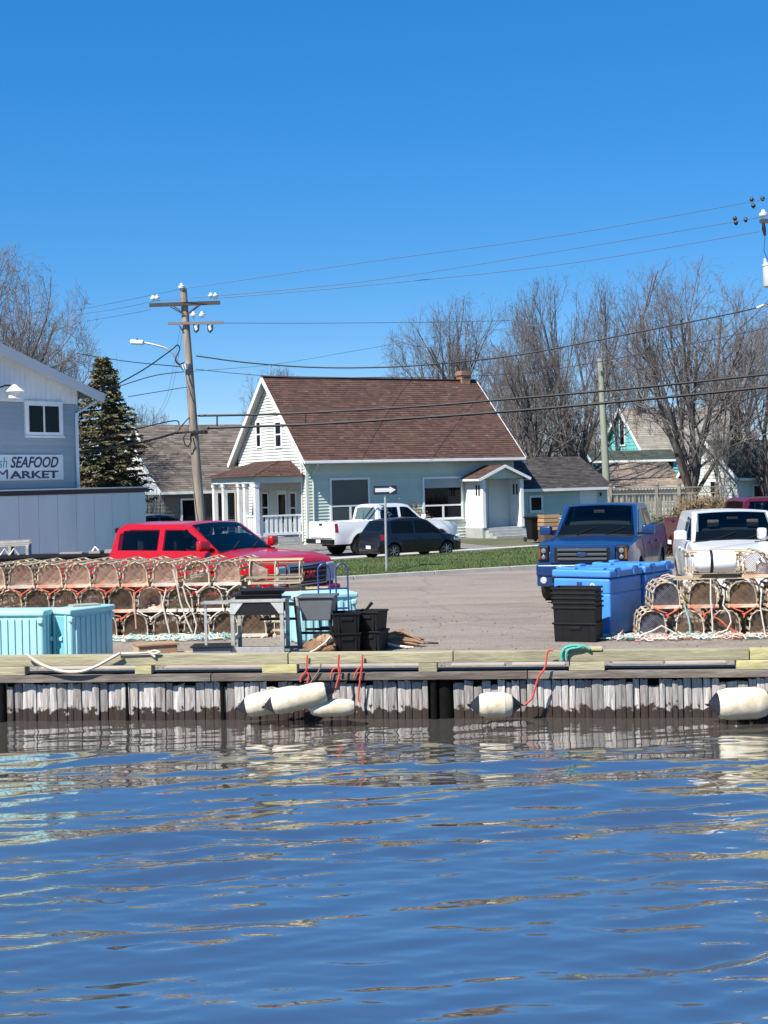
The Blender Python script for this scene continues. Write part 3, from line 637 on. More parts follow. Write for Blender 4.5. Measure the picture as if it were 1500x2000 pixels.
# ---- seafood market and the box trailer
SB = pm('slate_blue_siding', (.28, .33, .375), .55, noise=(.8, .05), objr=.05)
be = R(54); SO_ = gx(158, 46.0); SF = Fr(SO_, be)
shop = thing('seafood_market', 'slate blue two storey seafood market with pale gable and white window', 'shop', SO_, be)
SBR = pm('shop_white', (.7, .7, .72), .6, noise=(2, .05))
xe, ze = SF.on(150, 790, 0); xa_, za_ = SF.on(0, 680, 0)
slope = (za_ - SF.on(190, 772, 0)[1]) / (SF.on(190, 772, 0)[0] - xa_)
SW, SEH = 9.0, ze
sw_ = MB().box(-SW, 0, 0, 8, -.4, SEH).build('front_wall', SB, shop)
clapboards(sw_, 0, -.2, SEH, lambda z: (-SW, -.02), SB, course=.165)
zr0 = SF.on(190, 772, 0)[1]; xr0 = SF.on(190, 772, 0)[0]
apx = -SW / 2; apz = zr0 + (xr0 - apx) * slope
m = MB().prism([(-SW, SEH + .01), (0, SEH + .01), (0, zr0 + xr0 * slope - .13), (apx, apz - .13), (-SW, zr0 + xr0 * slope - .13)], -.03, .1); m.build('gable_wall', SBR, shop)
for i in range(44):
    xx = -SW + .1 + i * .2; zz = zr0 + xr0 * slope - .2 + min(xx + SW, -xx) * slope
    MB().box(xx - .015, xx + .015, -.045, -.031, SEH + .02, zz).build('batten', SBR, shop)
ROOFS = pm('grey_shingle', (.2, .2, .2), .9, noise=(1, .15), island=.3)
for sg in (-1, 1):
    a_ = Vector((apx + sg * (xr0 - apx), -.32, zr0)); b_ = Vector((apx, -.32, apz)); bk = Vector((0, 8.6, 0))
    roof_slab(shop, [a_, b_, b_ + bk, a_ + bk], ROOFS, .08)
    MB().bar(a_ + Vector((0, -.02, -.13)), b_ + Vector((0, -.02, -.13)), .03, .3).build('bargeboard', pm('barge_grey', (.6, .6, .62), .6), shop)
    MB().prism([(a_.x, a_.z - .11), (b_.x, b_.z - .11), (b_.x, b_.z - .14), (a_.x, a_.z - .14)], -.3, -.05).build('soffit', SBR, shop)
MB().tube([(xr0 - .12, -.2, zr0 - .12), (xr0 - .25, -.2, zr0 - .22), (SF.on(146, 808, 0)[0], -.08, SF.on(146, 808, 0)[1]), (SF.on(146, 808, 0)[0], -.08, .3)], .055, 8).build('downspout', pm('pale_blue_metal', (.55, .64, .72), .4), shop, smooth=True)
MB().box(-.11, .012, -.03, .01, -.2, SEH).build('corner_board', SB, shop)
a, zt = SF.on(53, 792, 0); b, _ = SF.on(112, 792, 0); _, zb = SF.on(53, 844, 0)
f = window(shop, a, b, zb, zt, -.0, .15, mull=((a + b) / 2,), mat=SBR)
BOXP = pm('cardboard_pale', (.4, .38, .33), .9)
for q in (.2, .72): MB().cbox((a + (b - a) * q, -.014, zb + .14), ((b - a) * .28, .006, .26)).build('box_on_sill', BOXP, f)
sa, sz1 = SF.on(-60, 888, 0); sb, _ = SF.on(120, 888, 0); _, sz0 = SF.on(60, 938, 0)
sign = thing('shop_sign', 'white wall sign lettered Fresh SEAFOOD MARKET on the blue shop wall', 'sign', SF.w(0, -.05, 0), be)
MB().box(sa, sb, -.03, 0, sz0, sz1).build('board', pm('sign_board', (.5, .55, .6), .5, noise=(4, .04)), sign, bevel=.006)
NAVY = pm('navy_letters', (.012, .02, .06), .5); TEAL = pm('teal_letters', (.05, .22, .28), .5)
def sx(px, py): return SF.on(px, py, -.08)
zA, zB = sx(20, 914)[1], sx(20, 892)[1]
fit_text(sign, 'SEAFOOD', sx(20, 900)[0], sx(114, 900)[0], zA, zB, -.034, NAVY, shear=.3, bold=.022)
fit_text(sign, 'ARKET', sx(19, 930)[0], sx(114, 930)[0], sx(20, 935)[1], sx(20, 920)[1], -.034, NAVY, bold=.03)
fit_text(sign, 'M', sx(-5, 930)[0], sx(15.5, 930)[0], sx(20, 935)[1], sx(20, 917)[1], -.034, NAVY)
fit_text(sign, 'Fresh', sx(-30, 905)[0], sx(14, 905)[0], sx(5, 914)[1], sx(5, 893)[1], -.034, TEAL, shear=.25)
lamp = thing('gooseneck_lamp', 'pale metal gooseneck lamp with cone shade over the shop sign', 'lamp', SF.w(*[SF.on(28, 762, -.5)[0], -.5, 0]), be)
lz = SF.on(28, 762, -.5)[1]
MB().lathe([(.30, -.06), (.31, -.04), (.1, .13), (.04, .17), (.001, .18)], 20, Matrix.Translation((0, 0, lz))).build('shade', pm('shade_metal', (.7, .7, .68), .4), lamp, smooth=True)
MB().lathe([(.2, -.26), (.22, -.24), (.2, -.04)], 18, Matrix.Translation((0, 0, lz))).build('lens', pm('lamp_lens', (.75, .73, .68), .3), lamp, smooth=True)
MB().tube([(0, .0, lz + .14), (-.25, .1, lz + .14), (-.5, .3, lz + .02), (-.62, .5, lz - .1)], .025, 8).build('arm', DARK, lamp, smooth=True)
MB().cbox((-.62, .47, lz - .1), (.14, .05, .2)).build('wall_plate', DARK, lamp)

TO = gx(291, 44.0); TF = Fr(TO, be); TG = pm('trailer_panel', (.8, .76, .74), .5, noise=(.7, .06), col2=(.7, .66, .65), mix=(.9, .55, .75), stretch=(1, 1, .25))
trl = thing('box_trailer', 'long blue grey box trailer with maroon top rail under the shop sign', 'trailer', TO, be)
tz1 = TF.on(291, 951, 0)[1]; tz0 = .72
MB().box(-12, -.06, .02, 2.45, tz0, tz1 - .02).build('body', TG, trl)
for i in range(16): MB().box(-.7 * (i + 1) - .06, -.7 * i - .075, -.004, .03, tz0, tz1 - .16).build('panel', TG, trl, bevel=.004)
MB().box(-12, .0, -.03, .12, tz1 - .15, tz1 - .022).build('top_rail', pm('maroon_rail', (.05, .012, .016), .4), trl)
MB().box(-12.02, .02, -.05, 2.5, tz1 - .02, tz1 + .015).build('roof_edge', WHITE, trl)
MB().box(-12, .0, .03, 2.4, tz0 - .13, tz0 - .004).build('chassis', DARK, trl)
for i in range(7): MB().box(-1.15 + .16 * i, -1.05 + .16 * i, -.05, -.006, tz0 + .1, tz0 + .62).build('vent_slat', pm('vent_metal', (.3, .31, .33), .5), trl)
MB().box(-1.35, -.05, -.045, -.005, tz0 + .65, tz0 + .78).build('vent_hood', DARK, trl)
for xx in (-3.0, -4.3, -10):
    MB().lathe([(.2, -.13), (.42, -.12), (.46, -.06), (.46, .06), (.42, .12), (.2, .13)], 20, Matrix.Translation((xx, .35, .47)) @ Matrix.Rotation(R(90), 4, 'X')).build('wheel', RUBBER, trl, smooth=True)

# ---- background houses on the right
TURQ = pm('turquoise_siding', (.16, .52, .52), .6, noise=(1, .08), objr=.05); TEALW = pm('dark_teal_siding', (.035, .13, .14), .6)
GREENR = pm('green_shingle', (.05, .065, .05), .9, noise=(.8, .2), island=.3)
TANR = pm('tan_shingle', (.25, .2, .155), .9, noise=(.8, .15), island=.25)
p = gx(1187, 84)
gable_house('garage', 'low garage with tan shingle roof behind the picket fence', p, R(14), 4.7, 5.0, 2.1, 3.45, MINT, TANR, cat='garage', course=.25)
p = gx(1262, 100); tq = gable_house('turquoise_house', 'turquoise gabled house with big grey tan roof among the bare trees', p, R(18), 8.4, 6.4, 4.4, 7.5, TURQ, pm('weathered_shingle', (.27, .24, .2), .9, noise=(.8, .15), island=.2), gwins=((2.9, 3.5, 4.9, 6.6),), wins=((2, 3, 1, 2.4), (6, 7, 1, 2.4)), course=.25)
p = gx(1165, 94); gable_house('teal_shed', 'dark teal shed with white eave in front of the turquoise house', p, R(4), 5.2, 3.0, 3.75, 4.3, TEALW, GREENR, cat='shed', course=.25)
p = gx(1336, 88); gable_house('turquoise_shed', 'bright turquoise clapboard shed behind the big bare tree', p, R(-6), 1.9, 2, 3.3, 3.9, TURQ, GREENR, cat='shed', course=.22, oh=.1)
p = gx(1443, 82); wh = gable_house('white_cottage', 'small white gabled cottage with dark green roof at right edge', p, R(32), 9, 4.6, 2.6, 4.6, MINTW, GREENR, gwins=((1.5, 2.1, 1.1, 2.2),), wins=((1.2, 2.4, .9, 1.9),), course=.2)
# ------------------------------------------------------------------ vehicles
def lerp_(xs, pts): return np.interp(xs, [p[0] for p in pts], [p[1] for p in pts])
class Loft:
    """a closed hull swept along x: zb(x), zt(x) bottom and top, hw(x, z) half width, crown(x) bulge of the top"""
    def __init__(s, xs, zb, zt, hw, crown=lambda x: .03, ts=None, rec=None, nz=10):
        s.xs, s.zb, s.zt, s.hw, s.cr, s.rec, s.nz = xs, zb, zt, hw, crown, rec, nz
        s.ts = ts if ts is not None else [1, .97, .85, .6, .3, 0, -.3, -.6, -.85, -.97, -1]
    def top(s, x, t, off=0.):
        z = s.zt(x); h = s.hw(x, z); zz = z + s.cr(x) * (1 - t * t)
        if s.rec and s.rec[0] < x < s.rec[1] and abs(t) < s.rec[2]: zz = s.rec[3]
        return Vector((x, t * h, zz + off))
    def mb(s, cut=None):
        m = MB(); rows = []
        for x in s.xs:
            zb, zt = s.zb(x), s.zt(x); r = []
            for k in range(s.nz): z = zb + (zt - zb) * k / s.nz; r.append((x, s.hw(x, z), z))
            for t in s.ts: r.append(tuple(s.top(x, t)))
            for k in range(s.nz - 1, -1, -1): z = zb + (zt - zb) * k / s.nz; r.append((x, -s.hw(x, z), z))
            rows.append(r)
        n = len(rows[0]); vs = [p for r in rows for p in r]; fs = []
        for i in range(len(rows) - 1):
            for k in range(n): k2 = (k + 1) % n; fs.append((i * n + k, (i + 1) * n + k, (i + 1) * n + k2, i * n + k2))
        fs += [tuple(range(n)), tuple(range(len(vs) - 1, len(vs) - n - 1, -1))]
        if cut:                                # leave the window openings open
            nt_ = len(s.ts); keep = []
            for f in fs:
                if len(f) == 4:
                    i, k = f[0] // n, f[0] % n; c = sum((Vector(vs[q]) for q in f), Vector()) / 4
                    top = s.nz <= k < s.nz + nt_ - 1
                    if cut(c, top, s.ts[k - s.nz] if top else 0, s.ts[k - s.nz + 1] if top else 0): continue
                keep.append(f)
            fs = keep
        return m.add(vs, fs)
    def side(s, poly, sg, off=.006, nx=10, nz=6, depth=.02):
        """a panel on the side: poly gives (x, zlo, zhi) stations"""
        px_ = [p[0] for p in poly]; m = MB()
        xs = sorted(set(list(np.linspace(px_[0], px_[-1], nx + 1)) + px_)); g = []
        for x in xs:
            lo, hi = np.interp(x, px_, [p[1] for p in poly]), np.interp(x, px_, [p[2] for p in poly])
            g.append([(x, sg * (s.hw(x, lo + (hi - lo) * k / nz) + off), lo + (hi - lo) * k / nz) for k in range(nz + 1)])
        a, b = len(g), nz + 1; vs = [p for r in g for p in r]; vs += [(p[0], p[1] - sg * depth, p[2]) for p in vs]; N = a * b
        fs = [(i * b + k, (i + 1) * b + k, (i + 1) * b + k + 1, i * b + k + 1) for i in range(a - 1) for k in range(nz)]
        rim = [i * b for i in range(a)] + [(a - 1) * b + k for k in range(1, b)] + [i * b + nz for i in range(a - 2, -1, -1)] + [k for k in range(nz - 1, 0, -1)]
        fs += [(rim[i], rim[(i + 1) % len(rim)], rim[(i + 1) % len(rim)] + N, rim[i] + N) for i in range(len(rim))]
        return m.add(vs, fs)
    def cover(s, xa, xb, ta, tb, off=.008, nx=8, nt_=10, depth=.02):
        """a panel on the top (bonnet, windscreen, roof); ta/tb half-extents at xa and xb"""
        g = [[tuple(s.top(xa + (xb - xa) * i / nx, -(ta + (tb - ta) * i / nx) + 2 * (ta + (tb - ta) * i / nx) * k / nt_)) for k in range(nt_ + 1)] for i in range(nx + 1)]
        p, q = Vector(g[0][nt_ // 2]), Vector(g[nx][nt_ // 2]); d = (q - p).normalized(); nn = Vector((-d.z, 0, d.x)) ; nn = nn if nn.z > 0 else -nn
        b = nt_ + 1; vs = [tuple(Vector(v) + nn * off) for r in g for v in r]; N = len(vs); vs += [tuple(Vector(v) - nn * depth) for r in g for v in r]
        fs = [(i * b + k, (i + 1) * b + k, (i + 1) * b + k + 1, i * b + k + 1) for i in range(nx) for k in range(nt_)]
        rim = [i * b for i in range(nx + 1)] + [nx * b + k for k in range(1, b)] + [i * b + nt_ for i in range(nx - 1, -1, -1)] + [k for k in range(nt_ - 1, 0, -1)]
        fs += [(rim[i], rim[(i + 1) % len(rim)], rim[(i + 1) % len(rim)] + N, rim[i] + N) for i in range(len(rim))]
        return MB().add(vs, fs)
def wheel(parent, x, y, r, wdt, rim_mat, spokes=5):
    sg = 1 if y > 0 else -1; T = Matrix.Translation((0, 0, 0)) @ Matrix.Rotation(R(-90 * sg), 4, 'X')
    wo_ = MB().lathe([(r * .62, -wdt / 2), (r * .9, -wdt / 2), (r, -wdt * .32), (r, wdt * .32), (r * .93, wdt * .46), (r * .66, wdt / 2), (r * .62, wdt * .44)], 28, T).build('wheel', RUBBER, parent, (x, y, r), smooth=True)
    m = MB().lathe([(r * .64, -wdt * .2), (r * .66, wdt * .44), (r * .62, wdt * .46), (r * .57, wdt * .28), (r * .2, wdt * .26), (r * .12, wdt * .36), (.001, wdt * .37)], 24, T)
    m.build('rim', pm('rim_well', (.06, .06, .065), .4, .6), wo_, smooth=True)
    m = MB()
    for k in range(spokes):
        a = 2 * math.pi * k / spokes
        m.bar(T @ Vector((.02 * math.cos(a), .02 * math.sin(a), wdt * .37)), T @ Vector((r * .6 * math.cos(a), r * .6 * math.sin(a), wdt * .36)), .075 * r / .38, .03)
    m.lathe([(r * .57, wdt * .3), (r * .63, wdt * .48), (r * .65, wdt * .42)], 24, T)
    m.build('spokes', rim_mat, wo_, bevel=.005)
    return wo_
def paint(name, col, **k): return pm(name, col, .28, .0, coat=.45, **k)

def pickup(name, label, loc, yaw, P, W=2.02, L=5.75, H=1.95, tyre=.4, rear_len=1.95, hood=1.6, belt=1.28, rail=1.34, doors=2, trim=None, rims=None, glass=None, closed=False, S=1., front='bars', fr_trim=None):
    v = thing(name, label, 'pickup truck' if not closed else 'sport utility vehicle', loc, yaw); v.scale = (S, S, S)
    glass = glass or CGLASS; trim = trim or DARK; rims = rims or ALLOY; fr_trim = fr_trim or P
    x1, x0 = L / 2, -L / 2; xf, xr = x1 - .95, x0 + 1.2; belt = 1.28; cowl = x1 - hood; bk = x0 + rear_len
    Ra = tyre + .075
    def zb(x):
        z = .48
        for xa in (xf, xr):
            d = Ra * Ra - (x - xa) ** 2
            if d > 0: z = max(z, tyre + math.sqrt(d))
        return z
    ztp = [(x0, rail), (bk - .02, rail), (bk + .05, belt + .02), (cowl - .1, belt - .01), (cowl + .05, belt - .02), (x1 - .5, belt - .08), (x1 - .18, belt - .13), (x1 - .06, belt - .2), (x1, belt - .28)]
    zt = lambda x: float(np.interp(x, [p[0] for p in ztp], [p[1] for p in ztp]))
    def plan(x):
        f = 1.
        if x > x1 - .6: f -= .10 * ((x - x1 + .6) / .6) ** 2.2
        if x < x0 + .25: f -= .03 * ((x0 + .25 - x) / .25) ** 2
        return f
    def hw(x, z):
        b = float(np.interp(z, [.4, .55, .8, 1.0, 1.12, 1.3, 1.4], [.95, .985, 1., 1., .985, .955, .93])) * W / 2
        for xa in (xf, xr):
            d = math.hypot(x - xa, z - tyre); b += .028 * max(0, 1 - abs(d - Ra) / .16)
        return b * plan(x)
    xs = sorted(set(np.round(np.concatenate([np.linspace(x0, x1, 90), [bk - .06, bk - .059, x0 + .09, x0 + .091], np.linspace(x1 - .3, x1, 10)]), 4)))
    body = Loft(xs, zb, zt, hw, lambda x: .05 if x > cowl - .1 else .004, ts=[1, .98, .955, .95, .8, .5, 0, -.5, -.8, -.95, -.955, -.98, -1], rec=None if closed else (x0 + .09, bk - .06, .952, .86))
    bo = body.mb().build('body', P, v, smooth=True)
    rf = H - .04; rw0 = bk + .02; wb = cowl + .06
    zc = [(rw0, belt - .02), (rw0 + .10, rf - .1), (rw0 + .28, rf), (wb - .95, rf + .005), (wb - .78, rf - .035), (wb, belt - .03)]
    if closed: zc = [(x0 + .03, belt), (x0 + .2, rf - .14), (x0 + .5, rf - .02), (wb - 1.3, rf + .005), (wb - .8, rf - .035), (wb, belt - .03)]
    zct = lambda x: float(np.interp(x, [p[0] for p in zc], [p[1] for p in zc]))
    def hc(x, z): return (W / 2 - .075 - max(0, z - belt) * .24) - .05 * max(0, (x - wb + .9) / .9)
    cx = sorted(set([p[0] for p in zc] + list(np.linspace(zc[0][0], zc[-1][0], 60))))
    cab = Loft(cx, lambda x: belt - .06, zct, hc, lambda x: .035, nz=14)
    xe = wb - .16; xd = rw0 + .16
    mid = (xd + xe) / 2 - .08 if doors == 2 else xd
    def cut(c, top, t0, t1):
        if top: return wb - .78 < c.x < wb - .1 and abs(t0 + t1) / 2 < .86
        z_ok = belt + .04 < c.z < zct(c.x) - .1 and c.z < rf - .11
        return z_ok and (mid + .08 < c.x < xe - .08 or (xd + .1 < c.x < mid - .09 and not closed))
    cab.mb(cut if glass is CGLASS else None).build('cab', P, v, smooth=True, fix=False)
    cab.cover(wb - .80, wb - .06, .88, .93, .01).build('windscreen', glass, v, smooth=True)
    if glass is CGLASS:
        ins = MB().box(bk + .1, wb + .02, -W / 2 + .14, W / 2 - .14, belt - .06, belt + .012).build('cabin_floor', DARK, v)
        cab.cover(wb - .5, wb - .02, .8, .86, -.12).build('dashboard', pm('dash_grey', (.05, .05, .052), .6), v)
        SEAT = pm('seat_cloth', (.045, .043, .042), .9, noise=(9, .3))
        for xx in ((mid + .12, mid - .75) if doors == 2 and not closed else (mid + .5, mid - .4)):
            for sg in (-1, 1):
                st_ = MB().box(xx - .1, xx + .06, sg * .4 - .24, sg * .4 + .24, belt - .02, belt + .24).build('seat', SEAT, v, bevel=.05, seg=3, smooth=True)
                MB().box(xx - .12, xx - .03, sg * .4 - .12, sg * .4 + .12, belt + .27, belt + .43).build('headrest', SEAT, st_, bevel=.03, seg=3, smooth=True)
        MB().tube([(wb - .75 - .1 * math.sin(a), .42 + .2 * math.cos(a), belt + .08 + .17 * math.sin(a)) for a in np.linspace(0, 6.2832, 19)], .016, 6).build('steering_wheel', DARK, v, smooth=True)
        MB().cbox((wb - .6, 0, rf - .13), (.03, .24, .07)).build('rear_view_mirror', DARK, v, bevel=.01)
    wi = cab.cover(wb - .3, wb + .0, .9, .93, .004); wi.build('wiper_cowl', DARK, v)
    for t in (-.45, .25): MB().bar(cab.top(wb - .03, t, .03), cab.top(wb - .2, t + .45, .03), .025, .02).build('wiper', DARK, v)
    if not closed: cab.cover(rw0 + .015, rw0 + .095, .8, .78, .012).build('rear_window', glass, v)
    # doors and windows
    xe = wb - .16; xd = rw0 + .16
    mid = (xd + xe) / 2 - .08 if doors == 2 else xd
    lo = belt + .03
    def top_at(x): return min(rf - .1, zct(x) - .1)
    for sg in (-1, 1):
        segs = []
        if doors == 2: segs = [(mid + .07, xe - .06), (xd + .02, mid - .07)]
        else: segs = [(xd + .05, xe - .06)]
        for (a, b) in segs:
            st = [(x, lo, max(lo + .02, top_at(x))) for x in np.linspace(a, b, 9)]
            if a < xd + .1: st[0] = (a, lo, lo + .32); st[1] = (st[1][0], lo, st[1][2] - .05)
            cab.side(st, sg, .008).build('side_window', glass, v, smooth=True)
        for (a, b) in ([(mid + .015, xe + .06), (xd - .1, mid - .015)] if doors == 2 else [(xd - .05, xe + .06)]):
            dm = body.side([(x, max(.58, zb(x) + .02), zt(x) - .035) for x in np.linspace(a, b, 8)], sg, .008, nx=10)
            d_ = dm.build('door', P, v, smooth=True)
            MB().cbox((a + .16, sg * (hw(a + .16, 1.08) + .03), 1.1), (.2, .035, .045)).build('handle', trim if trim != DARK else P, d_, bevel=.01)
        my = sg * (hc(xe - .1, belt) + .2)
        MB().cbox((xe - .05, my, belt + .13), (.14, .26, .2), rz=sg * .2).build('mirror', fr_trim if fr_trim is not CHROME else P, v, bevel=.05, seg=3, smooth=True)
        MB().bar((xe - .1, sg * hc(xe - .1, belt), belt + .05), (xe - .05, my, belt + .06), .05, .05).build('mirror_arm', DARK, v)
        body.side([(x0 + .01, .95, rail - .06), (x0 + .13, .95, rail - .06)], sg, .012, nx=3).build('tail_light', pm('tail_light_red', (.25, .01, .015), .2), v, smooth=True)
        MB().box(bk - .05, cowl - .1, sg * (W / 2 - .12) - .05, sg * (W / 2 - .12) + .05, .36, .42).build('running_board', DARK, v)
    for xa in (xf, xr):
        for sg in (-1, 1): wheel(v, xa, sg * (W / 2 - .14), tyre, .27, rims, 5 if front != 'ram' else 5)
        MB().tube([(xa, -W / 2 + .2, tyre), (xa, W / 2 - .2, tyre)], .06, 8).build('axle', DARK, v)
    MB().box(x0 + .3, x1 - .4, -.5, .5, .38, .55).build('underbody', DARK, v)
    for xa in (xf, xr): MB().box(xa - Ra, xa + Ra, -W / 2 + .12, W / 2 - .12, .55, .84).build('wheel_well', DARK, v)
    # tail
    MB().box(x0 - .03, x0 + .005, -W * .39, W * .39, .72, rail - .01).build('tailgate', P, v, bevel=.02)
    MB().cbox((x0 - .036, 0, rail - .1), (.02, .22, .07)).build('tailgate_handle', DARK, v)
    MB().box(x0 - .16, x0 + .02, -W * .47, W * .47, .5, .68).build('rear_bumper', fr_trim if fr_trim is CHROME else DARK, v, bevel=.03)
    MB().box(x0 - .165, x0 - .161, -.17, .17, .53, .66).build('licence_plate', WHITE, v)
    # nose
    fy = W / 2 * .9
    LAMP = pm('headlamp', (.62, .64, .66), .08, .3, spec=.8)
    if front == 'blue':
        zo = .14
        MB().box(x1 - .02, x1 + .05, -.66, .66, .68 + zo, 1.06 + zo).build('grille_surround', P, v, bevel=.03, smooth=True)
        g = MB().box(x1 + .03, x1 + .058, -.56, .56, .72 + zo, .985 + zo).build('grille', DARK, v)
        for z in (.765, .855, .945): MB().box(x1 + .055, x1 + .085, -.5, .5, z + zo - .024, z + zo + .024).build('grille_bar', pm('dark_chrome', (.18, .19, .2), .25, .8), g, bevel=.008)
        MB().lathe([(.001, .0), (.11, .0), (.115, .012), (.1, .02), (.001, .026)], 20, Matrix.Translation((x1 + .085, 0, .855 + zo)) @ Matrix.Rotation(R(90), 4, 'Y') @ Matrix.Scale(.45, 4, (1, 0, 0))).build('emblem', pm('emblem_blue', (.03, .06, .14), .2, .4, coat=1), v, smooth=True)
        for sg in (-1, 1):
            hl = MB().box(x1 - .2, x1 + .035, min(sg * .68, sg * .9), max(sg * .68, sg * .9), .72 + zo, 1.03 + zo).build('headlight', DARK, v, bevel=.03)
            for zz, rr in ((.93, .055), (.80, .045)): MB().lathe([(rr, 0), (rr * .9, .02), (.001, .04)], 14, Matrix.Translation((x1 + .03, sg * .785, zz + zo)) @ Matrix.Rotation(R(90), 4, 'Y'))  .build('headlight_lens', pm('lamp_grey', (.3, .31, .33), .1, .5), hl, smooth=True)
            MB().box(x1 + .03, x1 + .04, sg * .87 - .02, sg * .87 + .02, .76 + zo, .98 + zo).build('turn_signal', pm('amber', (.2, .07, .02), .2), v)
        MB().box(x1 - .1, x1 + .13, -W * .465, W * .465, .56, .8).build('front_bumper', P, v, bevel=.05, seg=3, smooth=True)
        MB().box(x1 - .05, x1 + .115, -.62, .62, .44, .57).build('lower_grille', DARK, v, bevel=.02)
        MB().box(x1 - .1, x1 + .1, -W * .46, W * .46, .36, .57).build('valance', P, v, bevel=.03)
        for sg in (-1, 1): MB().lathe([(.07, 0), (.06, .015), (.001, .02)], 14, Matrix.Translation((x1 + .105, sg * .78, .48)) @ Matrix.Rotation(R(90), 4, 'Y')).build('fog_light', LAMP, v)
    elif front == 'gmc':
        MB().box(x1 - .03, x1 + .05, -.62, .62, .62, 1.04).build('grille_surround', pm('grey_chrome', (.4, .41, .43), .2, .9), v, bevel=.03, smooth=True)
        g = MB().box(x1 + .03, x1 + .057, -.57, .57, .66, 1.0).build('grille', DARK, v)
        for z in (.7, .78, .88, .96): MB().box(x1 + .055, x1 + .075, -.56, .56, z - .014, z + .014).build('grille_bar', pm('grey_chrome', (.4, .41, .43), .2, .9), g)
        RED = pm('badge_red', (.45, .05, .05), .3)
        me, a, b, c, d = text_mesh('GMC', 1, RED, bold=.04, extr=.02)
        for q in me.vertices: q.co = ((q.co.x - (a + b) / 2) * .46 / (b - a), (q.co.y - (c + d) / 2) * .14 / (d - c), q.co.z)
        link('lettering', me, v, (x1 + .085, 0, .83), (R(90), 0, R(90)))
        for sg in (-1, 1): MB().box(x1 - .12, x1 + .03, sg * .78 - .13, sg * .78 + .13, .66, 1.02).build('headlight', LAMP, v, bevel=.03)
        MB().box(x1 - .1, x1 + .14, -W * .475, W * .475, .42, .6).build('front_bumper', P, v, bevel=.04)
    elif front == 'suv':
        MB().box(x1 - .06, x1 + .04, -.95, .95, 1.075, 1.13).build('hood_deflector', DARK, v, bevel=.02)
        MB().box(x1 - .03, x1 + .045, -.56, .56, .66, 1.05).build('grille_surround', P, v, bevel=.03)
        MB().box(x1 + .03, x1 + .06, -.5, .5, .7, 1.0).build('grille', DARK, v)
        for sg in (-1, 1):
            MB().box(x1 - .14, x1 + .03, sg * .76 - .17, sg * .76 + .17, .84, 1.03).build('headlight', LAMP, v, bevel=.04)
            MB().box(x1 - .14, x1 + .025, sg * .76 - .17, sg * .76 + .17, .7, .83).build('turn_signal', pm('grey_lens', (.2, .22, .26), .2), v, bevel=.02)
        MB().box(x1 - .1, x1 + .14, -W * .475, W * .475, .42, .66).build('front_bumper', P, v, bevel=.05)
    else:
        MB().box(x1 - .03, x1 + .04, -.5, .5, .66, 1.04).build('grille', DARK, v, bevel=.04)
        for sg in (-1, 1): MB().box(x1 - .2, x1 + .02, sg * .76 - .15, sg * .76 + .15, .82, 1.03).build('headlight', LAMP, v, bevel=.04)
        MB().box(x1 - .1, x1 + .13, -W * .475, W * .475, .44, .66).build('front_bumper', fr_trim, v, bevel=.05)
    return v

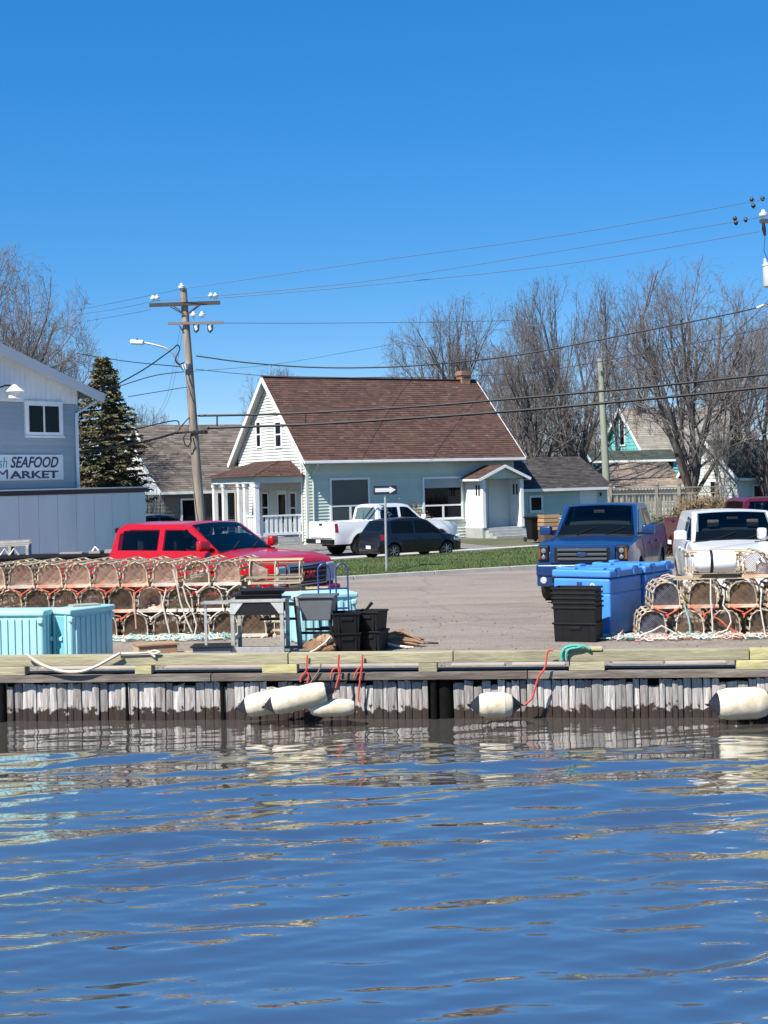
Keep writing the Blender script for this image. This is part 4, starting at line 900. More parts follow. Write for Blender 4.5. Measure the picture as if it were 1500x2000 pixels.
def car(name, label, loc, yaw, P, W=1.68, L=3.8, H=1.53, wb_=2.45, tyre=.3, kind='hatch', rims=None, cat='car', S=1.):
    v = thing(name, label, cat, loc, yaw); v.scale = (S, S, S); rims = rims or ALLOY
    x1, x0 = L / 2, -L / 2; xf = x1 - .78; xr = xf - wb_; Ra = tyre + .05; belt = .93
    def zb(x):
        z = .22
        for xa in (xf, xr):
            d = Ra * Ra - (x - xa) ** 2
            if d > 0: z = max(z, tyre + math.sqrt(d))
        return z
    ztp = [(x0, .82), (x0 + .05, .95), (x0 + .3, .97), (x1 - 1.05, .93), (x1 - .6, .86), (x1 - .2, .74), (x1 - .05, .64), (x1, .55)] if kind == 'hatch' else \
          [(x0, .8), (x0 + .05, .95), (x0 + .7, 1.0), (x1 - 1.3, .95), (x1 - .7, .88), (x1 - .2, .76), (x1 - .05, .66), (x1, .58)]
    zt = lambda x: float(np.interp(x, [p[0] for p in ztp], [p[1] for p in ztp]))
    def plan(x):
        f = 1.
        if x > x1 - .7: f -= .2 * ((x - x1 + .7) / .7) ** 2.2
        if x < x0 + .4: f -= .1 * ((x0 + .4 - x) / .4) ** 2
        return f
    def hw(x, z):
        b = float(np.interp(z, [.2, .35, .6, .75, .95], [.93, .97, 1., .99, .95])) * W / 2
        for xa in (xf, xr): b += .02 * max(0, 1 - abs(math.hypot(x - xa, z - tyre) - Ra) / .12)
        return b * plan(x)
    body = Loft(sorted(set(np.round(np.concatenate([np.linspace(x0, x1, 80), np.linspace(x1 - .25, x1, 8)]), 4))), zb, zt, hw, lambda x: .05)
    body.mb().build('body', P, v, smooth=True)
    wbx = x1 - .78
    zc = [(x0 + .02, belt - .1), (x0 + .12, belt + .1), (x0 + .42, H - .1), (x0 + .75, H - .03), (x0 + 1.5, H), (x0 + 2.0, H - .03), (wbx - .75, H - .12), (wbx, belt - .06)] if kind == 'hatch' else \
         [(x0 + .35, belt), (x0 + 1.05, H - .08), (x0 + 1.5, H - .01), (x0 + 2.1, H), (wbx - 1.0, H - .06), (wbx - .3, belt - .02)]
    zct = lambda x: float(np.interp(x, [p[0] for p in zc], [p[1] for p in zc]))
    def hc(x, z): return (W / 2 - .06 - max(0, z - belt) * .3) * (1 - .1 * max(0, (x0 + .5 - x) / .5) ** 2) - .06 * max(0, (x - wbx + .8) / .8)
    cab = Loft(sorted(set([p[0] for p in zc] + list(np.linspace(zc[0][0], zc[-1][0], 40)))), lambda x: belt - .1, zct, hc, lambda x: .035, nz=8)
    cab.mb().build('cabin', P, v, smooth=True)
    k = len(zc); ws = (zc[k - 2][0] + .03, zc[k - 1][0] - .1)
    cab.cover(ws[0], ws[1], .88, .92, .01).build('windscreen', GLASS, v, smooth=True)
    ra, rb = (x0 + .14, x0 + .40) if kind == 'hatch' else (x0 + .45, x0 + 1.0)
    cab.cover(ra, rb, .84, .82, .012).build('rear_window', GLASS, v, smooth=True)
    xa, xb = x0 + .55 if kind == 'hatch' else x0 + .95, wbx - .32; md = (xa + xb) / 2 - .05
    for sg in (-1, 1):
        for a, b in ((xa, md - .04), (md + .04, xb)):
            cab.side([(x, belt + .02, max(belt + .04, min(H - .1, zct(x) - .07))) for x in np.linspace(a, b, 9)], sg, .008).build('side_window', GLASS, v, smooth=True)
        for a, b in ((xa - .02, md - .012), (md + .012, xb + .12)):
            d_ = body.side([(x, max(.32, zb(x) + .02), zt(x) - .03) for x in np.linspace(a, b, 8)], sg, .007).build('door', P, v, smooth=True)
            MB().cbox((a + .14, sg * (hw(a, .78) + .02), .8), (.16, .03, .03)).build('handle', P, d_, bevel=.008)
        MB().cbox((xb - .02, sg * (hc(xb, belt) + .12), belt + .07), (.12, .2, .13), rz=sg * .2).build('mirror', P, v, bevel=.035, seg=3, smooth=True)
        body.side([(x0 + .03, .72, .95), (x0 + .22, .76, .93)], sg, .01, nx=4).build('tail_light', pm('tail_light_red', (.25, .01, .015), .2), v, smooth=True)
        body.side([(x1 - .42, .62, .74), (x1 - .1, .54, .65)], sg, .01, nx=5).build('headlight', pm('headlamp', (.62, .64, .66), .08, .3, spec=.8), v, smooth=True)
        for xx in (xf, xr): wheel(v, xx, sg * (W / 2 - .1), tyre, .19, rims, 7)
    for xx in (xf, xr): MB().box(xx - Ra, xx + Ra, -W / 2 + .1, W / 2 - .1, .25, .6).build('wheel_well', DARK, v)
    MB().box(x0 - .05, x0 + .08, -W * .42, W * .42, .3, .56).build('rear_bumper', P, v, bevel=.06, seg=3, smooth=True)
    MB().box(x0 - .055, x0 - .051, -.16, .16, .4, .52).build('licence_plate', WHITE, v)
    MB().box(x1 - .1, x1 + .03, -W * .34, W * .34, .26, .5).build('front_bumper', P, v, bevel=.05, seg=3, smooth=True)
    MB().box(x1 + .0, x1 + .036, -.4, .4, .32, .44).build('grille', DARK, v)
    return v

REDP = paint('red_paint', (.43, .0015, .006)); BLUEP = paint('blue_paint', (.006, .034, .125)); BLKP = paint('black_paint', (.006, .007, .012))
WHTP = paint('white_car_paint', (.74, .75, .76)); MARP = paint('maroon_paint', (.09, .008, .016))
def at_ground(px, Y): return gx(px, Y)
rt = at_ground(367, 30.7)
pickup('red_pickup', 'bright red crew cab pickup with dark grille parked behind the left stack of traps', rt, R(-33), REDP, L=5.9, W=1.98, H=1.85, tyre=.37, hood=1.45, rear_len=1.75, front='gmc', belt=1.2, rail=1.08, S=1.07)
bt = at_ground(1185, 33.6)
pickup('blue_pickup', 'metallic blue pickup facing the water behind the blue fish tub', bt, R(-108), BLUEP, L=5.7, W=2.0, H=1.96, tyre=.42, hood=1.6, rear_len=1.8, front='blue', S=1.07, belt=1.36, rail=1.42)
sv = at_ground(1428, 31.0)
pickup('white_truck', 'older white truck with black bonnet deflector facing the water behind the right traps', sv, R(-97), WHTP, L=5.2, W=2.02, H=1.9, tyre=.37, hood=1.5, closed=True, front='suv', S=1.02)
mt = at_ground(1484, 45.5)
pickup('maroon_pickup', 'dark maroon pickup side on behind the white truck', mt, R(8), MARP, L=5.6, W=2.0, H=1.95, tyre=.38, rear_len=1.9)
wr = at_ground(752, 54.2)
pickup('white_pickup', 'white pickup with black wheels parked on the driveway before the mint house', wr, R(33), WHTP, L=5.8, W=2.05, H=1.98, tyre=.42, rear_len=1.95, front='ram', S=.95, rims=pm('black_rim', (.05, .05, .055), .3, .5))
bh = at_ground(803, 51.0)
car('black_hatchback', 'small black hatchback with silver wheels beside the white pickup', bh, R(33), BLKP, S=.92)
ws_ = at_ground(1640, 26.75)
pickup('white_suv', 'white vehicle whose bonnet just shows at the right edge over the traps', ws_, R(188), WHTP, L=4.7, W=1.72, H=1.75, tyre=.34, hood=1.25, belt=1.2, closed=True, front='plain', S=1.1)
dk_ = at_ground(322, 60)
car('dark_hatchback', 'dark car parked by the neighbour house beyond the box trailer', dk_, R(20), pm('dark_teal_paint', (.012, .03, .035), .3, coat=.7))
# ------------------------------------------------------------------ trees
BARK = pm('bare_bark', (.12, .1, .088), .9, noise=(2, .3), objr=.15)
TWIG = pm('bare_twig', (.15, .132, .125), .9, island=.3, objr=.15)
def bare_mesh(H, spread, stems, seed, r0, fork=.12, twigs=True, up=.03, lean=0., kids=(7, 6, 5, 4)):
    """vase shaped bare tree: returns (trunk segs, crown segs)"""
    rs = random.Random(seed); T, C = [], []
    def grow(p, d, L, r, lev):
        n = [7, 5, 4, 3, 2][lev]; pts = [(p, r)]; dd = d.copy()
        for i in range(n):
            dd = (dd + Vector((rs.gauss(0, .12), rs.gauss(0, .12), rs.gauss(0, .06) + up))).normalized()
            q = p + dd * (L / n); r1 = r * (1 - (i + 1) / n * (.62 if lev < 4 else .5)); r1_ = max(r1, .0055)
            r0_ = max(r * (1 - i / n * .62), .006)
            (T if lev == 0 else C).append((tuple(p), tuple(q), r0_, r1_)); p = q; pts.append((p.copy(), r1_, dd.copy()))
        if lev >= 4 or (lev >= 3 and not twigs): return
        k = kids[lev]
        for j in range(k):
            f = .28 + .72 * (j + rs.random() * .8) / k if lev else .2 + .8 * (j + rs.random()) / k
            f = min(f, .999); i = max(1, min(n, int(f * n) + 1)); b = pts[i]
            ax = b[2].orthogonal().normalized(); ax.rotate(Matrix.Rotation(rs.random() * 6.283, 3, b[2]))
            nd = (b[2] * math.cos(R(45)) + ax * math.sin(R(45)) * rs.uniform(.5, 1.4)).normalized()
            base = pts[i - 1][0].lerp(b[0], rs.random())
            grow(base, nd, L * rs.uniform(.42, .72) * (1.15 - .5 * f), b[1] * .68, lev + 1)
    p0 = Vector((0, 0, -.3)); hf = H * fork
    d0 = Vector((lean, 0, 1)).normalized()
    n = 4; p = p0
    for i in range(n):
        q = p + d0 * ((hf + .3) / n) + Vector((rs.gauss(0, .02), rs.gauss(0, .02), 0)); T.append((tuple(p), tuple(q), r0 * (1.25 - .08 * i), r0 * (1.17 - .08 * i))); p = q
    for s_ in range(stems):
        a = 6.283 * (s_ + rs.uniform(-.25, .25)) / stems; t = spread / H * rs.uniform(.5, 1.3) if s_ else .1
        d = Vector((math.cos(a) * t, math.sin(a) * t, 1)).normalized()
        grow(p + Vector((0, 0, -rs.random() * hf * .25)), d, (H - hf) * rs.uniform(.78, .98), r0 * rs.uniform(.4, .62), 0)
    zm = sorted(q[1][2] for q in C)[int(len(C) * .96)]; sc = H / zm
    rm = sorted(math.hypot(q[1][0], q[1][1]) for q in C)[int(len(C) * .97)]; sx = min(sc * 1.6, spread * .56 / rm); Rm = spread * .6; hm = rs.uniform(.6, .66)
    f_ = lambda sg: [((a[0] * sx, a[1] * sx, a[2] * sc), (b[0] * sx, b[1] * sx, b[2] * sc), r, s) for a, b, r, s in sg]
    C = [q for q in f_(C) if math.hypot(q[1][0], q[1][1]) < Rm and q[1][2] < H * (hm + (1.0 - hm) * math.sqrt(1 - (math.hypot(q[1][0], q[1][1]) / Rm) ** 2) + rs.gauss(0, .018))]
    return f_(T), C
TREES = {}
def bare_tree(key, label, px, Y, H, spread, stems, seed, r0, rz=0., scale=None, **k):
    p = gx(px, Y, DECK - .1); t = thing('bare_tree', label, 'tree', p, rz, 'bare trees behind the houses')
    if key not in TREES:
        T, C = bare_mesh(H, spread, stems, seed, r0, **k)
        TREES[key] = [segs_mesh(nm, *zip(*sg), mt, ns) for nm, sg, mt, ns in (('trunk', T, BARK, 6), ('crown', C, TWIG, 3))]
    for nm, me in zip(('trunk', 'crown'), TREES[key]): link(nm, me, t)
    if scale: t.scale = scale
    return t
bare_tree('big', 'largest bare tree with many upright limbs at right before the turquoise house', 1352, 76, 14.2, 11.0, 8, 4, .3, fork=.14)
bare_tree('mid', 'bare tree rising behind the plain grey pole', 1130, 84, 14.8, 9.0, 7, 12, .26, fork=.1)
bare_tree('mid2', 'bare tree just right of the brick chimney and house roof', 1046, 80, 11.4, 8.6, 6, 21, .24, fork=.12)
bare_tree('mid3', 'bare tree with spreading crown behind the brick chimney', 925, 90, 14.3, 10.5, 8, 33, .28, fork=.12)
bare_tree('mid', 'bare tree at the right picture edge behind the transformer pole', 1500, 82, 13.9, 6, 6, 12, .26, rz=2.1, scale=(1, 1, .86))
bare_tree('mid2', 'bare tree between the plain pole and the largest bare tree, farther back', 1215, 104, 11, 6.2, 6, 21, .24, rz=1.2, scale=(1.2, 1.2, 1.25))
bare_tree('left', 'tall bare tree behind the seafood market roof at left edge', 5, 66, 14.2, 9.5, 7, 45, .24, fork=.2)
bare_tree('left2', 'lower bare tree leaning right between market roof and spruce', 120, 74, 10.4, 6.0, 5, 52, .2, fork=.2)
bare_tree('left2', 'small bare tree seen over the roof left of the house gable', 545, 108, 10.6, 4.6, 5, 52, .2, rz=2.6, scale=(1.05, 1.05, 1.12))
bare_tree('left2', 'faint bare tree top peeping above the middle of the brown roof', 765, 125, 10.6, 4.6, 5, 52, .2, rz=4.1, scale=(.8, .8, 1.15))
bare_tree('mid3', 'bare tree between the spruce and the leaning pole, mostly hidden', 280, 105, 13.6, 8.0, 7, 33, .28, rz=1., scale=(.6, .6, .62))
bare_tree('sap', 'thin bare sapling in front of the small white cottage', 1413, 66, 5.2, 2.2, 3, 61, .06, fork=.25, kids=(6, 5, 4, 3))
bare_tree('left', 'bare tree behind the turquoise house, upper right', 1440, 120, 13.2, 6.5, 6, 45, .24, rz=2., scale=(1.2, 1.2, 1.1))
bare_tree('mid3', 'bare tree behind the house right eave, farther back', 985, 118, 13.6, 8.0, 7, 33, .28, rz=3.3, scale=(.9, .9, .95))
# far wood: a mass of twiggy scrub on the rise behind
def scrub(n, xr, yr, hr, seed, name, label, mat, cat='wood'):
    rs = np.random.RandomState(seed); P0, P1, A, B = [], [], [], []
    for i in range(n):
        x_, y_ = rs.uniform(*xr), rs.uniform(*yr); h_ = rs.uniform(*hr); b = np.array([x_, y_, DECK - .2]); d = np.array([rs.randn() * .1, rs.randn() * .1, 1.])
        P0.append(b); P1.append(b + d * h_ * .6); A.append(.07); B.append(.03)
        for k in range(26):
            f = rs.uniform(.12, 1); c = b + d * h_ * .6 * f; a = rs.uniform(0, 6.283); L = h_ * rs.uniform(.12, .4)
            e = c + np.array([math.cos(a) * .6, math.sin(a) * .6, rs.uniform(.3, 1.2)]) * L
            P0.append(c); P1.append(e); A.append(.022); B.append(.008)
            for q in range(4):
                g = c + (e - c) * rs.uniform(.2, 1); a2 = rs.uniform(0, 6.283); l2 = L * rs.uniform(.25, .6)
                P0.append(g); P1.append(g + np.array([math.cos(a2) * .6, math.sin(a2) * .6, rs.uniform(.1, 1)]) * l2); A.append(.014); B.append(.008)
    o = link(name, segs_mesh(name, P0, P1, A, B, mat)); tag(o, label, cat, kind='stuff'); return o
SCR = pm('scrub_twig', (.15, .115, .095), .9, island=.4, island_hue=.02)
scrub(300, (4, 62), (108, 150), (5, 10.5), 1, 'far_wood', 'reddish brown bare wood massed behind the houses at right', SCR)
scrub(170, (-46, -12), (105, 150), (4, 7.5), 2, 'far_wood', 'bare scrub wood far behind the spruce at left', SCR)
HILL = pm('hill_litter', (.1, .075, .055), .95, noise=(.3, .3), bump=(3, .6))
struct(MB().grid(lambda a, b: Vector((-150 + 300 * a, 100 + 120 * b, DECK - .6 + 5.5 * (3 * b * b - 2 * b ** 3) * (.75 + .25 * math.sin(a * 9)))), 40, 20).build('hill', HILL, smooth=True))

# spruce
def spruce(px, Y, H, Rb):
    rs = np.random.RandomState(9); p = gx(px, Y); t = thing('spruce_tree', 'browning spruce beside the seafood market', 'tree', p)
    MB().lathe([(.2, -.2), (.16, H * .4), (.03, H * .98)], 10).build('trunk', BARK, t)
    P0, P1, A, B = [], [], [], []; Q, cols = [], []
    tri = []
    for z in np.linspace(.5, H * .985, 74):
        f = z / H; R_ = Rb * min(1., (1 - f) * 2.3 + .03) ** .85 * rs.uniform(.72, 1.12)
        for k in range(int(5 + 6 * (1 - f))):
            a = rs.uniform(0, 6.283); L = R_ * rs.uniform(.75, 1.1); d = np.array([math.cos(a), math.sin(a), 0]); pts_ = []
            for s_ in np.linspace(0, 1, 6): pts_.append(np.array([0, 0, z]) + d * L * s_ + np.array([0, 0, -.28 * L * s_ * (1 - .7 * s_) + .1 * rs.randn() * .3]))
            for i in range(5): P0.append(pts_[i]); P1.append(pts_[i + 1]); A.append(.03 * (1 - i / 5.5)); B.append(.03 * (1 - (i + 1) / 5.5))
            nsp = int(20 + 30 * L)
            for q in range(nsp):
                s_ = rs.uniform(.22, 1.) ** .8; i = min(4, int(s_ * 5)); c = pts_[i] + (pts_[i + 1] - pts_[i]) * (s_ * 5 - i)
                sd = np.array([-d[1], d[0], 0]) * rs.choice([-1, 1]); out = d * rs.uniform(.2, .9) + sd * rs.uniform(.3, 1) + np.array([0, 0, rs.uniform(-.5, .15)])
                out /= np.linalg.norm(out); l_ = rs.uniform(.11, .26); w_ = np.cross(out, rs.randn(3)); w_ = w_ / (np.linalg.norm(w_) + 1e-6) * rs.uniform(.018, .036)
                tri += [c - w_ * .5, c + w_ * .5, c + out * l_ + w_, c + out * l_ * 1.1 - w_]
                if q % 5 == 0: P0.append(c); P1.append(c + out * l_ * 1.1); A.append(.009); B.append(.005)
    V = np.array(tri); link('crown', np_mesh('crown', V, np.arange(len(V)).reshape(-1, 4), pm('spruce_needles', (.085, .1, .042), .85, island=.5, island_hue=.04, col2=(.16, .12, .055), mix=(.7, .45, .6))), t)
    link('branches', segs_mesh('branches', P0, P1, A, B, pm('spruce_branch', (.3, .23, .15), .9, island=.35)), t)
spruce(209, 56, 7.9, 1.62)

# ------------------------------------------------------------------ fence
PICK = pm('grey_picket', (.2, .178, .15), .85, noise=(5, .2), objr=.4, bump=(14, .4), stretch=(3, 3, .4))
fa, fb = gx(1190, 65.0), gx(1405, 62.5); fd = fb - fa; fyaw = math.atan2(fd.y, fd.x); fl_ = fd.length
fen = thing('picket_fence', 'weathered grey picket fence with lattice top behind the blue pickup', 'fence', fa, fyaw)
FFr = Fr(fa, fyaw); x = 0.; pk = None
while x < fl_:
    hgt = 1.8 + rnd.uniform(-.05, .05)
    if pk is None: pk = MB().add([(-.05, -.03, 0), (.05, -.03, 0), (.05, -.03, .93), (0, -.03, 1), (-.05, -.03, .93), (-.05, 0, 0), (.05, 0, 0), (.05, 0, .93), (0, 0, 1), (-.05, 0, .93)],
        [(0, 1, 2, 3, 4), (9, 8, 7, 6, 5), (0, 5, 6, 1), (1, 6, 7, 2), (2, 7, 8, 3), (3, 8, 9, 4), (4, 9, 5, 0)]).mesh('picket', PICK)
    o = link('picket', pk, fen, (x, 0, 0), (0, rnd.uniform(-.02, .02), 0)); o.scale = (1, 1, hgt); x += .145 + rnd.uniform(-.012, .012)
for px in (1193, 1283, 1327, 1400):
    q = FFr.on(px, 1000, 0)[0]; po_ = MB().box(q - .07, q + .07, .0, .14, -.1, 2.2).build('post', PICK, fen)
    MB().lathe([(.05, 0), (.09, .03), (.09, .1), (.03, .15), (.001, .17)], 10, Matrix.Translation((q, .07, 2.2))).build('finial', PICK, po_)
for z in (.35, 1.3): MB().box(0, fl_, .003, .06, z, z + .09).build('rail', PICK, fen)
for z in (1.84, 2.1): MB().box(0, fl_, .03, .09, z, z + .05).build('lattice_rail', PICK, fen)
m = MB(); q = 0
while q < fl_:
    m.bar((q, .05, 1.88), (q + .22, .05, 2.1), .012, .035, up=(0, 1, 0)); m.bar((q + .22, .066, 1.88), (q, .066, 2.1), .012, .035, up=(0, 1, 0)); q += .15
m.build('lattice', PICK, fen)['kind'] = 'stuff'
# bushes
def bush(px, Y, h_, r_, n, mat, name, label, leaf=None):
    rs = np.random.RandomState(int(px)); p = gx(px, Y); P0, P1, A, B = [], [], [], []
    for i in range(n):
        a = rs.uniform(0, 6.283); rr = r_ * rs.rand() ** .5; b = np.array([math.cos(a) * rr * .4, math.sin(a) * rr * .4, 0]); e = np.array([math.cos(a) * rr, math.sin(a) * rr, h_ * rs.uniform(.6, 1)])
        P0.append(b); P1.append(e); A.append(.012); B.append(.006)
        for k in range(4):
            c = b + (e - b) * rs.uniform(.3, 1); P0.append(c); P1.append(c + rs.randn(3) * np.array([.13, .13, .13]) + [0, 0, .1]); A.append(.007); B.append(.004)
    t = thing(name, label, 'bush', p); link('twigs', segs_mesh('twigs', P0, P1, A, B, mat), t)
    if leaf:
        n2 = n * 14; c = rs.randn(n2, 3) * np.array([r_ * .45, r_ * .45, h_ * .22]) + [0, 0, h_ * .5]; c[:, 2] = np.abs(c[:, 2]); d = rs.randn(n2, 3) * .05; e = rs.randn(n2, 3) * .05
        V = np.stack([c - d, c + e, c + d], 1).reshape(-1, 3); link('leaves', np_mesh('leaves', V, np.arange(len(V)).reshape(-1, 3), leaf), t)
HEDGE = pm('hedge_twig', (.2, .15, .1), .9, island=.35); LEAFG = pm('weed_leaf', (.09, .1, .025), .8, island=.4, island_hue=.04); LEAFB = pm('dry_leaf', (.2, .14, .07), .9, island=.4)
bush(1378, 61, 1.75, 1.1, 260, HEDGE, 'bare_hedge', 'brown bare hedge growing against the right end of the picket fence', LEAFB)
bush(1340, 61.5, 1.3, .7, 120, HEDGE, 'bare_shrub', 'thin brown shrub before the middle fence post', LEAFB)
bush(1296, 52, 1.15, .55, 110, HEDGE, 'weed_clump', 'green and brown weeds between the blue pickup and the maroon one', LEAFG)
bush(1300, 46, .75, .6, 110, HEDGE, 'dry_weed_clump', 'low dry weeds left of the white truck headlamp', LEAFB)
bush(800, 63.6, 1.55, .75, 150, HEDGE, 'foundation_shrub', 'bare tan shrub against the mint wall between the two picture windows', LEAFB)

# ------------------------------------------------------------------ poles and wires
PWOOD = pm('pole_wood', (.3, .25, .2), .9, noise=(3, .25), col2=(.2, .16, .13), mix=(2, .45, .65), bump=(12, .5), stretch=(3, 3, .3))
PORC = pm('porcelain', (.72, .76, .78), .2)
ARMW = pm('crossarm_wood', (.06, .05, .045), .9, noise=(5, .3))
PY = 52.0
top, low = at(358, 565, PY), at(391, 1010, PY); bot = low + (low - top) * ((low.z - DECK + .3) / (top.z - low.z))
pole = thing('utility_pole', 'leaning wooden utility pole with two crossarms and a street light arm', 'utility pole', Vector((bot.x, PY, DECK)))
pole_o = Vector((bot.x, PY, DECK)); L_ = lambda v: Vector(v) - pole_o
MB().tube([L_(bot.lerp(top, f)) for f in (0, .25, .5, .75, 1)], [.19, .175, .16, .145, .125], 14).build('mast', PWOOD, pole, smooth=True)
def P_(px, py, dy=0.): return L_(at(px, py, PY + dy))
def insul(m, p, s=1.): m.lathe([(.03 * s, 0), (.03 * s, .06 * s), (.1 * s, .08 * s), (.11 * s, .14 * s), (.05 * s, .17 * s), (.05 * s, .22 * s), (.001, .24 * s)], 12, Matrix.Translation(p)); return m
ar = MB().bar(P_(292, 596, -.2), P_(430, 591, -.2), .1, .13).build('crossarm', ARMW, pole)
for px, py in ((299, 589), (307, 588), (412, 584), (421, 584)): insul(MB(), P_(px, py, -.2)).build('insulator', PORC, ar, smooth=True)
for a, b in (((333, 599), (357, 613)), ((386, 597), (366, 613)), ((339, 598), (360, 613)), ((391, 596), (369, 612))): MB().bar(P_(*a, -.24), P_(*b, -.18), .02, .04).build('brace', ARMW, ar)
insul(MB(), P_(355, 568, -.1), 1.2).build('insulator', PORC, pole, smooth=True)
ar2 = MB().bar(P_(328, 632, -.2), P_(436, 630, -.2), .08, .09).build('crossarm', pm('crossarm_grey', (.2, .17, .15), .9), pole)
for px, py in ((378, 622), (395, 622)): insul(MB(), P_(px, py, -.2), 1.1).build('insulator', PORC, ar2, smooth=True)
for px in (379, 406):
    MB().tube([P_(px, 634, -.2), P_(px + 1, 646, -.22), P_(px + 4, 649, -.22), P_(px + 8, 645, -.2), P_(px + 9, 634, -.2)], .035, 6).build('cutout_loop', CABLE, ar2, smooth=True)
    MB().tube([P_(px + 3, 636, -.24), P_(px + 5, 645, -.24)], .06, 8).build('cutout', PORC, ar2)
MB().bar(P_(350, 636, -.2), P_(358, 648, -.15), .02, .04).build('brace', ARMW, ar2)
sl_o = P_(268, 668, -.3)
MB().tube([P_(358, 722, -.12), P_(350, 712, -.3), P_(338, 690, -.35), P_(322, 679, -.35), P_(300, 673, -.32), P_(281, 669, -.3)], .035, 8).build('lamp_arm', GALV, pole, smooth=True)
lh = MB().box(-.24, .24, -.14, .14, -.09, .07, Matrix.Translation(sl_o) @ Matrix.Rotation(R(4), 4, 'Y')).build('lamp_head', pm('lamp_white', (.75, .77, .78), .4), pole, bevel=.05, seg=3, smooth=True)
MB().lathe([(.04, .06), (.04, .12), (.001, .13)], 8, Matrix.Translation(sl_o)).build('photo_cell', DARK, lh)
MB().lathe([(.09, -.1), (.12, .1)], 10, Matrix.Translation(P_(362, 716, -.2))).build('bracket', PORC, pole)
MB().bar(P_(343, 846, -.2), P_(404, 842, -.2), .06, .07).build('cable_bracket', CABLE, pole)
MB().cbox(P_(391, 844, -.22), (.55, .1, .14)).build('splice_case', CABLE, pole, bevel=.03)
MB().tube([P_(364, 846, -.25), P_(358, 855, -.3), P_(361, 868, -.3), P_(367, 873, -.3), P_(374, 862, -.3), P_(372, 848, -.25)], .025, 6).build('slack_loop', CABLE, pole, smooth=True)
def wire(pts, r, label, ya=PY, yb=PY, mat=CABLE, sag=0.):
    P = []; n = len(pts)
    x0_, x1_ = pts[0][0], pts[-1][0]
    ctl = [at(px, py, ya + (yb - ya) * (px - x0_) / (x1_ - x0_)) for px, py in pts]
    for i in range(n - 1):
        for f in np.linspace(0, 1, 13)[:-1]:                        # Catmull-Rom through the control points
            p0_, p1_, p2_, p3_ = ctl[max(i - 1, 0)], ctl[i], ctl[i + 1], ctl[min(i + 2, n - 1)]
            P.append(.5 * ((2 * p1_) + (p2_ - p0_) * f + (2 * p0_ - 5 * p1_ + 4 * p2_ - p3_) * f * f + (3 * p1_ - p0_ - 3 * p2_ + p3_) * f ** 3))
    P.append(ctl[-1])
    o = MB().tube(P, r, 5).build('overhead_wire', mat, smooth=True, fix=False); tag(o, label, 'wire', 'overhead wires'); return o
THIN = pm('thin_wire', (.1, .12, .15), .5, .3)
YR = 49.0
wire([(140, 608), (240, 588), (356, 564)], .009, 'thin wire from the pole top down to the left, topmost', 66, PY, THIN)
wire([(356, 564), (700, 514), (1100, 459), (1500, 388)], .011, 'topmost thin wire from the pole top to the upper right', PY, YR, THIN)
wire([(148, 615), (230, 603), (302, 588)], .009, 'thin wire from the left crossarm tip to the left, second down', 66, PY - .2, THIN)
wire([(302, 588), (700, 551), (1100, 489), (1440, 432), (1500, 421)], .011, 'second thin wire crossing the sky to the right', PY - .2, YR, THIN)
wire([(163, 628), (230, 617), (294, 605)], .009, 'thin wire left of the upper crossarm, lowest of three', 66, PY - .1, THIN)
wire([(417, 583), (700, 559), (1100, 516), (1485, 452)], .011, 'third thin wire crossing the sky to the right', PY - .2, YR, THIN)
wire([(436, 631), (650, 631), (868, 629), (1000, 626)], .011, 'level thin wire leaving the lower crossarm to the right', PY - .2, 75, THIN)
wire([(378, 725), (540, 711), (700, 684), (845, 660), (1000, 640)], .008, 'faint thin wire rising over the roof to the bare trees', PY, 80, THIN)
wire([(383, 695), (480, 708), (600, 717), (720, 718), (840, 712), (1020, 692), (1250, 648), (1440, 610), (1500, 594)], .026, 'dark cable passing just over the brown roof ridge', PY, YR)
wire([(382, 721), (480, 731), (600, 738), (740, 737), (880, 736), (1060, 724), (1300, 682), (1500, 640)], .013, 'dark wire lying along the brown roof ridge', PY, YR)
wire([(388, 812), (560, 808), (800, 795), (1000, 779), (1250, 757), (1500, 731)], .042, 'upper thick black cable across the brown roof', PY, YR - 1)
wire([(405, 836), (600, 829), (800, 817), (1000, 803), (1250, 781), (1500, 756)], .048, 'lower thick black cable across the brown roof', PY, YR - 1)
wire([(150, 885), (240, 871), (300, 858), (345, 845)], .042, 'thick black cable from the pole to the left over the spruce', 47, PY - .2)
wire([(152, 868), (250, 842), (338, 822), (350, 830)], .022, 'black cable kinking down to the pole over the spruce', 47, PY - .2)
wire([(345, 845), (358, 828), (372, 814), (388, 812)], .025, 'short black cable loop beside the pole above its splice case', PY - .25, PY)
wire([(215, 758), (280, 722), (334, 684), (346, 674), (351, 682), (343, 702), (349, 711), (360, 708)], .024, 'black service cable hooking up under the lamp arm', 47, PY - .2)
wire([(225, 757), (300, 734), (360, 726)], .016, 'dark wire from the spruce top up to the pole, lower of two', 47, PY - .1)
wire([(150, 690), (250, 706), (363, 717)], .018, 'dark wire from the bare tree to the pole below the lamp', 62, PY)
wire([(250, 775), (310, 765), (370, 755)], .013, 'dark wire between the spruce and pole, lowest thin one', 50, PY)
for k, px in enumerate((0, 6)): wire([(352 + px, 640), (330 + px, 760), (308 + px, 810)], .005, 'thin guy wire slanting down left from the pole, %s one' % ('left', 'right')[k], PY, PY + 6, THIN)
hang = tag(MB().tube([at(424, 813, PY - .5), at(424, 832, PY - .5)], .03, 6).build('cable_spacer', CABLE), 'small black spacer joining the two thick cables near the pole', 'spacer')
tag(MB().tube([at(597, 808, PY - .4), at(597, 829, PY - .4)], .022, 6).build('cable_spacer', CABLE), 'small black spacer joining the two thick cables over the roof', 'spacer')
p2t, p2b = at(1172, 700, 75), at(1184, 935, 75)
